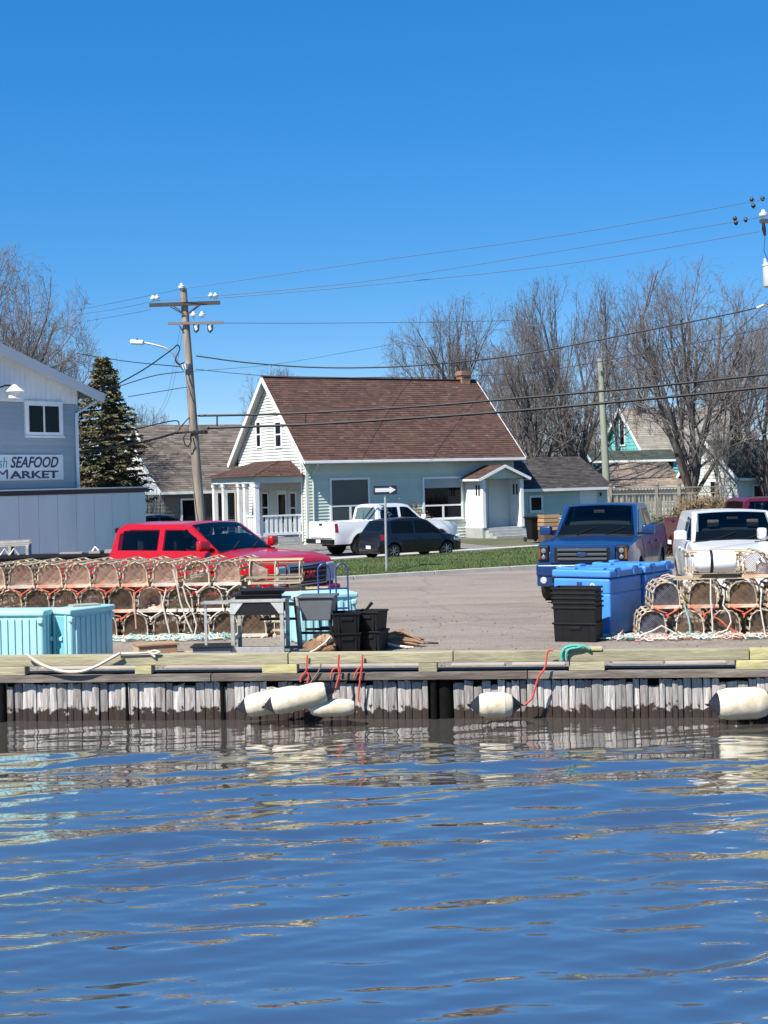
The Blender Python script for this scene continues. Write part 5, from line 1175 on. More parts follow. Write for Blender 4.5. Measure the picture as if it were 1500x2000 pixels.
sp_ = thing('plain_pole', 'plain pale greenish pole behind the low addition roof', 'utility pole', Vector((p2b.x, 75, DECK))); o2 = Vector((p2b.x, 75, DECK)); ext_ = p2b + (p2b - p2t) * ((p2b.z - DECK + .2) / (p2t.z - p2b.z))
MB().tube([p2t - o2, p2b - o2, ext_ - o2], [.15, .19, .2], 14).build('mast', pm('treated_pole', (.27, .29, .22), .85, noise=(3, .2), stretch=(3, 3, .4)), sp_, smooth=True)
MB().bar(at(1170, 720, 74.7) - o2, at(1176, 720, 74.7) - o2, .05, .2).build('bracket', GALV, sp_)
# transformer pole at the right edge
tb = gx(1528, YR); tp = thing('transformer_pole', 'transformer pole at the right edge with grey can and crossarm end', 'utility pole', tb)
T_ = lambda px, py, dy=0.: at(px, py, YR + dy) - tb
MB().tube([(0, 0, -.2), T_(1522, 700), T_(1516, 380)], [.18, .15, .13], 12).build('mast', PWOOD, tp, smooth=True)
MB().bar(T_(1484, 432, -.25), T_(1570, 430, -.25), .1, .13).build('crossarm', ARMW, tp)
insul(MB(), T_(1491, 428, -.25), 1.4).build('insulator', PORC, tp, smooth=True)
MB().tube([T_(1491, 436, -.3), T_(1492, 447, -.3), T_(1494, 460, -.3)], [.05, .07, .04], 8).build('fuse_cutout', DARK, tp, smooth=True)
MB().tube([T_(1494, 460, -.3), T_(1492, 490, -.3), T_(1499, 506, -.3), T_(1503, 516, -.3)], .012, 5).build('jumper', CABLE, tp)
c_ = T_(1506, 560, -.35)
can = MB().lathe([(.001, 0), (.24, .0), (.26, .03), (.26, .68), (.28, .7), (.28, .76), (.2, .8), (.001, .81)], 20, Matrix.Translation(c_)).build('transformer_can', pm('can_grey', (.62, .65, .6), .4), tp, smooth=True)
MB().tube([c_ + Vector((-.2, -.1, .75)), c_ + Vector((-.22, -.12, .95))], [.06, .04], 8).build('bushing', PORC, can)
MB().tube([T_(1478, 602, -.2), T_(1490, 596, -.2), T_(1512, 600, -.1)], .04, 6).build('service_bracket', GALV, tp)
for px, py, lab_ in ((1467, 389, 'dark clamp on the topmost wire left of the transformer pole, upper of a pair'), (1470, 401, 'dark clamp on the topmost wire left of the transformer pole, lower of a pair'), (1488, 387, 'dark clamp on the topmost wire closest to the picture edge'), (1434, 426, 'dark clamp on the second wire farthest from the transformer pole, upper of a pair'), (1436, 434, 'dark clamp on the second wire farthest from the transformer pole, lower of a pair'), (1455, 428, 'dark clamp on the second wire between a clamp pair and the crossarm end')):
    tag(MB().tube([at(px, py - 4, YR + .3), at(px + 1.5, py + 1, YR + .3), at(px + 2, py + 6, YR + .3)], [.03, .085, .03], 8).build('wire_clamp', DARK, smooth=True),
        lab_, 'clamp', 'clamps on the wires by the transformer pole')

# one way sign
sg_t, sg_b = at(752, 955, 40.9), gx(755, 40.9)
sgn = thing('one_way_sign', 'black one way sign with white right arrow on a grey post at the lawn kerb', 'road sign', sg_b)
osg = sg_b; ht = (sg_t - osg)
MB().tube([(0, 0, -.1), (ht.x * .5, 0, ht.z * .5), (ht.x, 0, ht.z)], .033, 8).build('post', GALV, sgn, smooth=True)
c = at(752.5, 957, 40.85) - osg; SX, SZ = .335, .125
MB().box(c.x - SX, c.x + SX, -.075, -.055, c.z - SZ, c.z + SZ).build('plate', pm('sign_black', (.015, .012, .025), .4), sgn, bevel=.004)
aw = [(-.29, -.055), (.12, -.055), (.12, -.1), (.3, 0), (.12, .1), (.12, .055), (-.29, .055)]
MB().prism([(c.x + a, c.z + b) for a, b in aw], -.081, -.0755).build('arrow', pm('sign_white', (.55, .55, .56), .4), sgn)
# things by the house
p = at_ground(1043, 60.6)
bn = thing('wheelie_bin', 'black wheeled bin beside the entry porch', 'bin', p, R(25))
MB().lathe([(.3, .1), (.38, .95), (.4, 1.0)], 4, Matrix.Rotation(R(45), 4, 'Z')).build('body', BLACKP, bn, bevel=.02)
MB().box(-.32, .32, -.34, .34, 1.0, 1.07).build('lid', BLACKP, bn, bevel=.03)
for sg in (-1, 1): MB().lathe([(.1, -.03), (.1, .03)], 14, Matrix.Translation((sg * .25, .3, .1)) @ Matrix.Rotation(R(90), 4, 'Y')).build('wheel', RUBBER, bn)
p = at_ground(1072, 60.2); wp = thing('firewood_crate', 'tan wooden crate standing right of the black bin', 'crate', p, R(20))
for i in range(4): MB().box(-.36, .36, -.33, -.3, .5 + i * .17, .64 + i * .17).build('slat', pm('tan_crate', (.38, .24, .13), .8, objr=.2), wp)
for i in range(4): MB().box(-.36, -.33, -.3, .3, .5 + i * .17, .64 + i * .17).build('slat', MATS['tan_crate'], wp)
MB().box(-.34, .34, -.28, .3, .0, 1.1).build('core', pm('crate_core', (.1, .07, .05), .9), wp)
# ------------------------------------------------------------------ lobster traps
BOW = pm('bow_wood', (.52, .44, .33), .75, noise=(8, .3), objr=.35)
LATH = pm('lath_wood', (.4, .31, .2), .8, noise=(9, .25), objr=.3, stretch=(4, .6, 4))
SILLO = pm('orange_sill', (.6, .3, .18), .7, noise=(8, .25), col2=(.55, .46, .36), mix=(5, .45, .6), objr=.2)
SILLW = pm('pale_sill', (.58, .52, .44), .7, noise=(8, .25), objr=.2)
NETD = pm('dark_twine', (.24, .165, .11), .9, island=.4, objr=.25)
NETB = pm('blue_grey_twine', (.2, .2, .25), .9, island=.3)
NETP = pm('pink_twine', (.6, .41, .32), .9, island=.4, objr=.15)
HEADP = pm('pink_head_net', (.52, .3, .22), .95, noise=(14, .5), col2=(.5, .4, .32), mix=(10, .4, .6), bump=(40, .72), objr=.25)
HEADD = pm('dark_head_net', (.1, .078, .06), .95, noise=(14, .5), bump=(40, .72), objr=.3)
ORANGE = pm('orange_rope', (.62, .12, .06), .8, noise=(30, .3)); WROPE = pm('white_rope', (.62, .58, .5), .85, noise=(30, .2)); PROPE = pm('pink_rope', (.55, .3, .24), .85, noise=(30, .2))
AQUA = pm('aqua_rope', (.3, .5, .45), .85, noise=(30, .2))
TW, TH, TD = .43, .43, .92
def bow_pts(y, w=TW, h=TH):
    r = w / 2; z1 = h - r * .86
    return [(-r * 1.06, y, .02), (-r * 1.05, y, z1 * .6)] + [(-r * math.cos(a), y, z1 + r * .86 * math.sin(a)) for a in np.linspace(.05, math.pi - .05, 11)] + [(r * 1.05, y, z1 * .6), (r * 1.06, y, .02)]
bows = [MB().tube([Vector(p) + Vector((rnd.uniform(-.006, .006), 0, rnd.uniform(-.006, .006))) for p in bow_pts(0)], .012, 6).mesh('bow', BOW, smooth=True) for _ in range(4)]
lath_me = [MB().box(-.021, .021, -.03 - rnd.uniform(0, .03), TD + rnd.uniform(0, .03), -.006, .006).mesh('lath', LATH) for _ in range(4)]
frame_me = MB()
for sx in (-1, 1): frame_me.box(sx * .225 - .02, sx * .225 + .02, .03, TD, .0, .035)
for yy in (.35, .62, TD - .02): frame_me.box(-.25, .25, yy - .02, yy + .02, .002, .037)
for q in range(4): frame_me.box(-.18 + q * .1, -.12 + q * .1, .03, TD - .04, .037, .047)
frame_me = frame_me.mesh('base_frame', LATH)
def sill_me(m): return MB().box(-.255, .255, -.03, .03, -.006, .05).mesh('sill', m, bevel=.006)
sills = {'o': sill_me(SILLO), 'w': sill_me(SILLW)}
def net_me(mat, seed, gap=.036):
    rs = random.Random(seed); m = MB(); r = TW / 2 - .004; z1 = TH - TW / 2 * .86
    def inside(x, z): return abs(x) < r and .03 < z and (z < z1 or (x / r) ** 2 + ((z - z1) / (r * .86)) ** 2 < 1)
    for sl in (-1, 1):
        c = -.7
        while c < .9:
            run = []
            for t in np.linspace(-.32, .32, 41):
                x, z = t, .2 + sl * t * 1.0 + c
                if inside(x, z): run.append((x, z))
            if len(run) > 2:
                (xa, za), (xb, zb) = run[0], run[-1]; bow_ = rs.uniform(.0, .025)
                m.tube([(xa, .012, za), ((xa + xb) / 2, .012 + bow_, (za + zb) / 2 - .006), (xb, .012, zb)], .0036, 3, cap=False)
            c += gap * rs.uniform(.85, 1.2)
    return m.mesh('netting', mat, fix=False)
nets = {'p': [net_me(NETP, i, .03) for i in range(3)], 'd': [net_me(NETD, i + 5) for i in range(3)], 'b': [net_me(NETB, 11)]}
def head_me(mat, seed):                    # the twine funnel a little way inside
    rs = random.Random(seed); r = TW / 2 - .015; z1 = TH - TW / 2 * .86; g = MB(); ring = []
    for k, (f, y) in enumerate(((1., .05), (.75, .12), (.45, .22), (.3, .3))):
        cz = .19
        ring.append([((x * .97) * f, y + rs.uniform(-.012, .012), cz + (z - cz) * f) for x, _, z in [p for p in bow_pts(0)][:]])
    n = len(ring[0]); vs = [p for q in ring for p in q]
    g.add(vs, [(i * n + k, i * n + (k + 1) % n, (i + 1) * n + (k + 1) % n, (i + 1) * n + k) for i in range(3) for k in range(n)] + [tuple(3 * n + k for k in range(n))])
    return g.mesh('twine_head', mat, smooth=True)
heads = {'p': [head_me(HEADP, i) for i in range(2)], 'd': [head_me(HEADD, i) for i in range(2)]}
def bridle_me(mat, seed):
    rs = random.Random(seed); m = MB()
    for sx in (-1, 1): m.tube([(sx * .22, -.035, .02), (sx * .12, -.05, -.03 - rs.random() * .02), (0, -.045, -.1 + rs.uniform(-.03, .03))], .011, 5)
    m.tube([(-.02, -.05, -.1), (.015, -.05, -.13), (.0, -.04, -.17)], .016, 5); return m.mesh('bridle', mat, smooth=True)
bridles = {'o': [bridle_me(ORANGE, i) for i in range(3)], 'w': [bridle_me(WROPE, i) for i in range(3)]}
knots = MB()
for sx in (-1, 1): knots.tube([(sx * .2, -.02, .3), (sx * .235, -.022, .275), (sx * .2, -.02, .26)], .014, 5)
knots = knots.mesh('lashing', WROPE, smooth=True)
wtie = MB().tube([(-.11, -.022, .395), (-.06, -.024, .41), (-.09, -.02, .37)], .009, 5).mesh('lashing', pm('yellow_tie', (.6, .5, .2), .8), smooth=True)
def trap(loc, rz, label, group, net='d', head='d', sill='w', bridle=None, dark=False, detail=True, side_on=False):
    t = thing('lobster_trap', label, 'lobster trap', loc, rz, group)
    for y in ((.0, TD * .5, TD - .02)): link('bow', rnd.choice(bows), t, (0, y, 0))
    r = TW / 2; z1 = TH - r * .86
    for a in ([1.1, 1.57, 2.05, .5] if side_on else np.linspace(.18, math.pi - .18, 7 if detail else 5)):
        x, z = -(r + .012) * math.cos(a), z1 + (r * .86 + .012) * math.sin(a)
        link('lath', rnd.choice(lath_me), t, (x, 0, z), (0, math.atan2(x, z - z1) if True else 0, 0))
    for sx in (-1, 1): link('lath', rnd.choice(lath_me), t, (sx * (r * 1.05 + .014), 0, z1 * .5), (0, R(90), 0))
    link('base_frame', frame_me, t); link('sill', sills[sill], t)
    if net: n_ = link('netting', rnd.choice(nets[net]), t); n_['kind'] = 'stuff'
    if head and (head == 'p' or rnd.random() < .35): link('twine_head', rnd.choice(heads[head]), t)
    if bridle: link('bridle', rnd.choice(bridles[bridle]), t)
    if detail: link('lashing', knots if rnd.random() < .6 else wtie, t)
    return t
LO = gp(430, 1246); LSF = Fr(LO, DA)
def lx(px, py=1120): return LSF.on(px, py, 0)[0]
GL, GR = 'lobster traps stacked on the left', 'lobster traps stacked on the right'
def place(F_, x, y, z, rz=0): return F_.w(x, y, z), F_.yaw + rz
PZ = .462
rows = ((2, [-14, 42, 97, 152, 207, 264, 323, 385, 445]), (1, [-36, 20, 73, 128, 181, 237, 295, 352, 412, 468]), (0, [-25, 30, 88, 146, 205, 265, 325, 385, 441, 496]))
names = {2: 'top', 1: 'middle', 0: 'bottom'}
for rw, cs in rows:
    for i, px in enumerate(cs):
        x = lx(px, (1245, 1195, 1147)[rw]); jit = rnd.uniform(-.02, .02)
        if rw == 2 and i < 7: kw = dict(net='p', head='p', sill='o' if rnd.random() < .6 else 'w', bridle='o')
        elif rw == 2: kw = dict(net='d' if i == 7 else 'p', head=None if i == 7 else 'p', sill='w', bridle='w')
        else: kw = dict(net='d', head='d', sill='w' if i > 5 else 'o', bridle='w' if i > 5 else 'o')
        if rw == 1 and i == 6: kw['head'] = 'p'; kw['net'] = None
        lo_, ry = place(LSF, x, jit, rw * PZ + .02)
        lab = '%s lobster trap from the left in the %s front row of the left stack' % (ORD[i], names[rw])
        if rw == 2 and i == 7: lab = 'lobster trap holding a white float, top row of the left stack'
        trap(lo_, ry + rnd.uniform(-.03, .03), lab, GL, **kw)
    for i, px in enumerate(cs):            # second rank behind
        lo_, ry = place(LSF, lx(px) + rnd.uniform(-.04, .04), TD + .06 + rnd.uniform(-.02, .03), rw * PZ + .02)
        trap(lo_, ry + rnd.uniform(-.03, .03), '%s lobster trap from the left in the %s rear row of the left stack' % (ORD[i], names[rw]), GL, net=None, head=None, sill='w', detail=False)
for nm, px, z, lab in (('a', 497, 2, 'lobster trap lying side on at the right end of the left stack, top one'), ('b', 545, 1, 'lobster trap lying side on at the right end of the left stack, lower one')):
    lo_, ry = place(LSF, lx(px) - .12, .30, z * PZ + .02 - (.06 if z == 1 else 0), R(90 + 180)); trap(lo_, ry + .06, lab, GL, net='d', head='p' if z == 2 else 'd', sill='w', side_on=True)
lo_, ry = place(LSF, lx(545) - .12, .30, .0, R(270)); trap(lo_, ry, 'lobster trap lying side on under the right end of the left stack', GL)
FOAM = pm('white_foam', (.66, .6, .47), .6, noise=(3, .12), col2=(.42, .31, .17), mix=(2.4, .5, .72), bump=(18, .25))
p_ = LSF.w(lx(385), .2, 2 * PZ + .17)
fl = thing('float', 'white foam float tucked inside a top row trap of the left stack', 'float', p_, DA + .5)
MB().lathe([(.03, -.2), (.09, -.17), (.1, 0), (.09, .17), (.03, .2)], 14, Matrix.Rotation(R(75), 4, 'Y')).build('body', FOAM, fl, smooth=True)
MB().lathe([(.015, .2), (.02, .26), (.001, .27)], 8, Matrix.Rotation(R(75), 4, 'Y')).build('spindle', DARK, fl)
# right stack
RO = gp(1290, 1246); RSF = Fr(RO, DA)
def rx_(px, py=1200): return RSF.on(px, py, 0)[0]
PR = .475
for rw, cs in ((0, [1274, 1347, 1418, 1490, 1562]), (1, [1302, 1374, 1452, 1528, 1600])):
    for i, px in enumerate(cs):
        lo_, ry = place(RSF, rx_(px), rnd.uniform(-.03, .03), rw * PR + .02)
        trap(lo_, ry + rnd.uniform(-.03, .06), '%s lobster trap from the left in the %s row of the right stack' % (ORD[i], ('lower', 'upper')[rw]), GR,
             net='b' if i == 0 else 'd', head='d', sill='o' if (rw == 1 or i == 1) else 'w', bridle='o' if rw == 1 else None)
    for i, px in enumerate(cs):
        lo_, ry = place(RSF, rx_(px) + .18, TD + .06, rw * PR + .02)
        trap(lo_, ry, '%s lobster trap from the left in the %s rear row of the right stack' % (ORD[i], ('lower', 'upper')[rw]), GR, net=None, head=None, detail=False)
for px, y_, r_, lab, kw in ((1352, .35, 270, 'side on lobster trap leaning on the upper row of the right stack', dict(net=None, head=None, side_on=True)),
                      (1480, .08, 0, 'lobster trap with a white jug on the very top of the right stack', dict(net='d', head=None, sill='o'))):
    lo_, ry = place(RSF, rx_(px, 1100) if px == 1480 else rx_(1395, 1100), y_ if px == 1480 else .5, 2 * PR + .03, R(r_))
    if px == 1352: lo_ = RSF.w(rx_(1352, 1100) + .0, .62, 2 * PR + .03)
    trap(lo_, ry + (.06 if r_ else 0), lab, GR, **kw)
lo_, ry = place(RSF, rx_(1545, 1100), .05, 2 * PR + .03); trap(lo_, ry, 'lobster trap at the right edge on the very top of the right stack', GR, net='d', head='d', sill='o')
p_ = RSF.w(rx_(1398, 1095), .06, 2 * PR + .31)
fl = thing('strapped_float', 'big white foam float with a black strap lying on the right traps', 'float', p_, DA)
MB().lathe([(.02, -.36), (.12, -.345), (.175, -.27), (.185, -.1), (.185, .26), (.16, .32), (.02, .33)], 20, Matrix.Rotation(R(90), 4, 'Y')).build('body', pm('clean_foam', (.8, .8, .8), .5, noise=(2, .05)), fl, smooth=True)
MB().lathe([(.187, -.10), (.192, -.09), (.192, -.06), (.187, -.05)], 20, Matrix.Rotation(R(90), 4, 'Y')).build('strap', DARK, fl)
p_ = RSF.w(rx_(1493, 1095), .3, 2 * PR + .2); fl = thing('white_jug', 'white plastic jug inside the top trap of the right stack', 'jug', p_, DA)
MB().lathe([(.09, -.14), (.1, -.12), (.1, .06), (.04, .13), (.03, .17)], 14).build('body', MATS['clean_foam'], fl, smooth=True)
# slats left lying on top of the right traps
m_ = 0
for i in range(6):
    q = RSF.w(rx_(1315, 1115) + .02 * i, .05 + i * .13, 2 * PR + .02 - (.0 if i else .0)); q2 = q + Vector((2.2 + .1 * i, -.25, .02))
    tag(MB().bar(q, q2, .05, .018).build('loose_slat', LATH), '%s loose grey slat from the front laid across the right trap stack' % ORD[i], 'slat', 'slats laid on the right traps')

# ------------------------------------------------------------------ tangled rope under the stacks
def tangle(name, label, F_, x0, x1, y0, y1, z, n, mats, seed):
    rs = random.Random(seed); t = thing(name, label, 'rope pile', F_.w((x0 + x1) / 2, (y0 + y1) / 2, z), F_.yaw)
    for mt in mats:
        m = MB()
        for i in range(n):
            x, y = rs.uniform(x0, x1) - (x0 + x1) / 2, rs.uniform(y0, y1) - (y0 + y1) / 2; a = rs.uniform(0, 6.283); P = []
            for k in range(7):
                P.append((x, y, .02 + abs(rs.gauss(0, .035)))); a += rs.gauss(0, .72); x += .09 * math.cos(a); y += .05 * math.sin(a)
            m.tube(P, .012, 4)
        o = m.build('rope', mt, t, smooth=True, fix=False); o['kind'] = 'stuff'
    return t
tangle('rope_tangle', 'pale aqua and white rope tangled along the foot of the right traps', RSF, -.9, 2.6, -.42, .1, .0, 70, (AQUA, WROPE, PROPE), 3)
tangle('rope_tangle', 'pale rope tangled along the foot of the left traps behind the boxes', LSF, lx(232, 1245), lx(450, 1245), -.5, 0, .0, 60, (AQUA, WROPE), 4)
for i, (pts, mt, lab) in enumerate((
    ([(338, 1112), (345, 1140), (352, 1175), (362, 1205), (375, 1235)], WROPE, 'white rope trailing down the left stack, leftmost'),
    ([(357, 1145), (365, 1175), (378, 1200), (384, 1220), (380, 1243)], WROPE, 'white rope trailing down the left stack under the float trap'),
    ([(262, 1160), (264, 1195), (266, 1228)], PROPE, 'orange rope hanging down the middle of the left stack'),
    ([(325, 1150), (318, 1180), (326, 1215), (332, 1240)], WROPE, 'white rope hanging near the teal tub side of the left stack'))):
    tag(MB().tube([at(px, py, LSF.O.y - .14 - LSF.n[0] * 0) for px, py in pts], .014, 5).build('rope', mt, smooth=True), lab, 'rope', 'ropes hanging on the traps')
for i, (pts, mt, lab) in enumerate((
    ([(1336, 1180), (1344, 1205), (1348, 1225), (1347, 1243)], AQUA, 'pale aqua rope hanging on the right stack, left one'),
    ([(1388, 1130), (1388, 1170), (1391, 1205), (1392, 1235)], WROPE, 'white rope hanging down the middle of the right stack'),
    ([(1415, 1165), (1412, 1182), (1424, 1198), (1428, 1215), (1420, 1230), (1400, 1238)], WROPE, 'white rope looping by the third lower trap of the right stack'),
    ([(1390, 1203), (1405, 1210), (1418, 1222), (1440, 1236)], ORANGE, 'orange rope across the third lower trap of the right stack'),
    ([(1488, 1150), (1485, 1185), (1490, 1215), (1495, 1240)], WROPE, 'white rope hanging near the right edge of the right stack'),
    ([(1252, 1240), (1275, 1232), (1292, 1222), (1310, 1232), (1330, 1244)], WROPE, 'white rope looped before the leftmost lower trap of the right stack'))):
    tag(MB().tube([at(px, py, RSF.w(rx_(px, py), -.09, 0).y) for px, py in pts], .014, 5).build('rope', mt, smooth=True), lab, 'rope', 'ropes hanging on the traps')

# ------------------------------------------------------------------ tubs
AQT = pm('aqua_tub', (.37, .66, .69), .45, noise=(2, .08), col2=(.3, .47, .46), mix=(2.6, .58, .74), bump=(6, .1))
def tub(name, label, loc, yaw, L=1.05, W=.62, H=.82, mat=AQT, ribs=7, lid=True, group=None):
    t = thing(name, label, 'tub', loc, yaw, group)
    b = MB().box(-L / 2 + .03, L / 2 - .03, -W / 2 + .03, W / 2 - .03, 0, H - .05).build('body', mat, t, bevel=.06, seg=4, smooth=True)
    MB().box(-L / 2, L / 2, -W / 2, W / 2, H - .09, H).build('rim', mat, t, bevel=.03, seg=3, smooth=True)
    for sg in (-1, 1):
        for i in range(ribs):
            x = -L / 2 + .17 + (L - .34) * i / (ribs - 1)
            MB().box(x - .035, x + .035, sg * (W / 2 - .03), sg * (W / 2 - .008), .05, H - .13).build('rib', mat, t, bevel=.01)
        for s2 in (-1, 1):
            MB().box(sg * (L / 2 - .03), sg * (L / 2 - .003), s2 * .13 - .02, s2 * .13 + .02, .0, H - .1).build('end_rib', mat, t, bevel=.008)
            MB().cbox((sg * (L / 2 - .07), s2 * (W / 2 - .045), H - .16), (.1, .1, .1)).build('corner_grip', mat, t, bevel=.03, seg=3, smooth=True)
        MB().box(sg * (L / 2 - .028), sg * (L / 2 + .004), -.05, .05, H * .42, H * .5).build('latch', mat, t, bevel=.01)
        MB().box(sg * (L / 2 - .035), sg * (L / 2 - .026), -.11, .11, .02, H - .12).build('recess_shade_panel', pm('aqua_shadow_plastic', (.17, .46, .5), .5), t)  # thin end panel, recess shade put into its darker aqua
    return t
c0, c1 = gp(48, 1283), gp(150, 1284)
tub('fish_tub', 'aqua ribbed fish tub cut by the left edge on the wharf', gx(42, 22.55), R(-10), L=1.05, W=.62, H=.86, group='aqua fish tubs')
tub('fish_tub', 'aqua fish tub turned end on beside another, right of the left edge one', gx(163, 22.8), R(55), L=.98, W=.5, H=.86, group='aqua fish tubs')
tub('fish_tub', 'aqua fish tub behind the steel table with a blue trolley against it', gx(626, 25.0), R(16), L=1.15, W=.95, H=.83, group='aqua fish tubs')
tag(MB().cbox(gx(165, 22.9, DECK + .875), (.45, .3, .025), rz=.5).build('tub_lid_board', PALEB), 'pale board lying on the rim of the end on aqua tub', 'board')
BTUB = pm('blue_tub', (.06, .25, .66), .45, noise=(1.5, .1), col2=(.08, .2, .45), mix=(2.2, .56, .75), bump=(5, .1))
def bluetub(label, loc, yaw, L=1.18, W=1.1, H=1.12):
    t = thing('insulated_tub', label, 'tub', loc, yaw, 'big blue insulated tubs')
    # local -y end is the front, with a fork opening under a deep band
    MB().box(-W / 2, W / 2, -L / 2, L / 2, .7, H - .14).build('body', BTUB, t, bevel=.05, seg=3, smooth=True)
    MB().box(-W / 2 + .012, W / 2 - .012, -L / 2 + .3, L / 2 - .012, .1, .72).build('lower_body', BTUB, t, bevel=.04, seg=3, smooth=True)
    for sg in (-1, 1): MB().box(min(sg * W / 2, sg * (W / 2 - .2)), max(sg * W / 2, sg * (W / 2 - .2)), -L / 2, L / 2, 0, .72).build('leg', BTUB, t, bevel=.035, seg=3, smooth=True)
    MB().box(-W / 2 - .02, W / 2 + .02, -L / 2 - .02, L / 2 + .02, H - .13, H).build('lid', BTUB, t, bevel=.035, seg=3, smooth=True)
    for i in (-1, 1):
        MB().cbox((i * .28, -L / 2 + .1, H + .015), (.28, .12, .05)).build('lid_lug', BTUB, t, bevel=.02)
        for k in (-1, 1):
            MB().cbox((i * (W / 2 + .02), k * .3, H - .06), (.035, .1, .13)).build('latch', BTUB, t, bevel=.012)
            MB().cbox((i * (W / 2 - .03), k * .33, H + .015), (.12, .22, .05)).build('lid_lug', BTUB, t, bevel=.02)
    MB().lathe([(.001, 0), (.05, .0), (.05, .006), (.001, .006)], 14, Matrix.Translation((.22, -L / 2 - .001, H - .27)) @ Matrix.Rotation(R(90), 4, 'X')).build('drop_mark', pm('mark_white', (.7, .75, .8), .5), t)
    MB().lathe([(.001, .004), (.03, .004), (.03, .009), (.001, .009)], 12, Matrix.Translation((.22, -L / 2 - .001, H - .275)) @ Matrix.Rotation(R(90), 4, 'X')).build('drop_mark', BTUB, t)
    MB().cbox((-.03, -L / 2 - .004, H - .24), (.1, .02, .07)).build('handle_shade_block', pm('deep_blue', (.012, .05, .2), .5), t, bevel=.008)  # small raised block, shade of a hand hold put into its deep blue
    return t
b0 = gp(1193, 1243); ba = R(-28 - 9); bdir = Vector((math.cos(R(90) + ba), math.sin(R(90) + ba), 0)); bside = Vector((math.cos(ba), math.sin(ba), 0))
ctr = b0 - bside * .55 + bdir * .59
bluetub('big blue insulated tub nearest the black totes, front one of two', Vector((ctr.x, ctr.y, DECK)), ba)
ctr2 = ctr + bdir * 1.24 + bside * .03
bluetub('big blue insulated tub behind the first, next to the right traps', Vector((ctr2.x, ctr2.y, DECK)), ba + .02)

def tote(label, loc, yaw, L=.62, W=.42, H=.3, group=None, taper=.86, ribs=True):
    t = thing('tote', label, 'tote', loc, yaw, group)
    m = MB(); vs = []
    for z, f in ((0, taper), (H - .03, .97), (H - .03, 1.04), (H, 1.04), (H, .93), (.03, taper - .05)):
        vs += [(-L / 2 * f, -W / 2 * f, z), (L / 2 * f, -W / 2 * f, z), (L / 2 * f, W / 2 * f, z), (-L / 2 * f, W / 2 * f, z)]
    m.add(vs, [(4 * r + i, 4 * r + (i + 1) % 4, 4 * r + 4 + (i + 1) % 4, 4 * r + 4 + i) for r in range(5) for i in range(4)] + [(3, 2, 1, 0), (20, 21, 22, 23)])
    m.build('body', BLACKP, t, bevel=.008)
    if ribs:
        for sg in (-1, 1):
            MB().cbox((0, sg * W / 2 * .96, H - .09), (.2, .03, .05)).build('handle', BLACKP, t, bevel=.006)
            for i in (-.3, .3): MB().cbox((i * L, sg * W / 2 * .93, H * .45), (.03, .03, H * .8)).build('rib', BLACKP, t)
    return t
GT = 'nested black totes before the blue tub'
q = gp(1134, 1254); qa = R(-22)
for i in range(6):
    z = 0 if i == 0 else .26 + (i - 1) * .08
    tote('%s black tote from the bottom in the nested stack by the blue tub' % ORD[i] if i else 'deep black tote at the foot of the nested stack by the blue tub',
         Vector((q.x - .003 * i, q.y + .22, DECK + z)), qa + rnd.uniform(-.012, .012), L=.74, W=.5, H=.32, group=GT, ribs=i == 0, taper=.94)
for px, z, yw, lab in ((676, 0, 8, 'lower left black tote of the four before the lot'), (727, 0, -18, 'lower right black tote of the four before the lot'),
                       (676, .315, 5, 'upper left black tote of the four before the lot'), (724, .315, -20, 'upper right black tote of the four before the lot')):
    tote(lab, gx(px, 23.0 if px < 700 else 23.2, DECK + z), R(yw), L=.44, W=.5, H=.34, group='four black totes on the wharf')

# ------------------------------------------------------------------ steel tables and odds
STEEL = pm('grey_steel', (.42, .41, .38), .55, .35, noise=(6, .25), col2=(.2, .18, .16), mix=(5, .55, .7)); GREYP = pm('grey_plastic', (.1, .11, .12), .5, noise=(3, .15))
TY = 22.35; tl, tr = gx(456, TY), gx(553, TY)
tbl = thing('work_table', 'grey steel work table with gusset plates on the wharf', 'table', Vector(((tl.x + tr.x) / 2, TY, DECK)), R(-4))
hw2 = (tr.x - tl.x) / 2; TZ = at(500, 1171, TY).z - DECK
for sx in (-1, 1):
    for yy in (0, .62): MB().box(sx * hw2 - .03, sx * hw2 + .03, yy - .03, yy + .03, 0, TZ - .04).build('leg', STEEL, tbl, bevel=.005)
    for yy in (-.036,): MB().prism([(sx * (hw2 + .03), TZ - .05), (sx * (hw2 - .17), TZ - .05), (sx * (hw2 - .04), TZ - .22), (sx * (hw2 + .03), TZ - .22)], yy - .006, yy + .004).build('gusset', pm('pale_steel', (.5, .5, .48), .5, .2, noise=(5, .2)), tbl)
MB().box(-hw2 - .06, hw2 + .06, -.05, .68, TZ - .04, TZ).build('top', STEEL, tbl, bevel=.004)
MB().box(-hw2 + .03, hw2 - .03, -.028, -.014, TZ - .24, TZ - .041).box(-hw2 + .03, hw2 - .03, .60, .62, TZ - .24, TZ - .041).build('apron', DARK, tbl)
MB().box(-hw2 + .03, hw2 - .03, -.025, .01, .05, .2).build('stretcher', STEEL, tbl, bevel=.004)
for sx in (-1, 1): MB().box(sx * hw2 - .015, sx * hw2 + .015, .03, .59, .3, .36).build('side_rail', STEEL, tbl)
MB().box(-hw2 - .5, -hw2 - .06, .0, .3, TZ - .06, TZ - .03).build('side_shelf', STEEL, tbl)
MB().box(-hw2 - .46, -hw2 - .42, .05, .09, .2, TZ - .06).build('shelf_leg', STEEL, tbl)
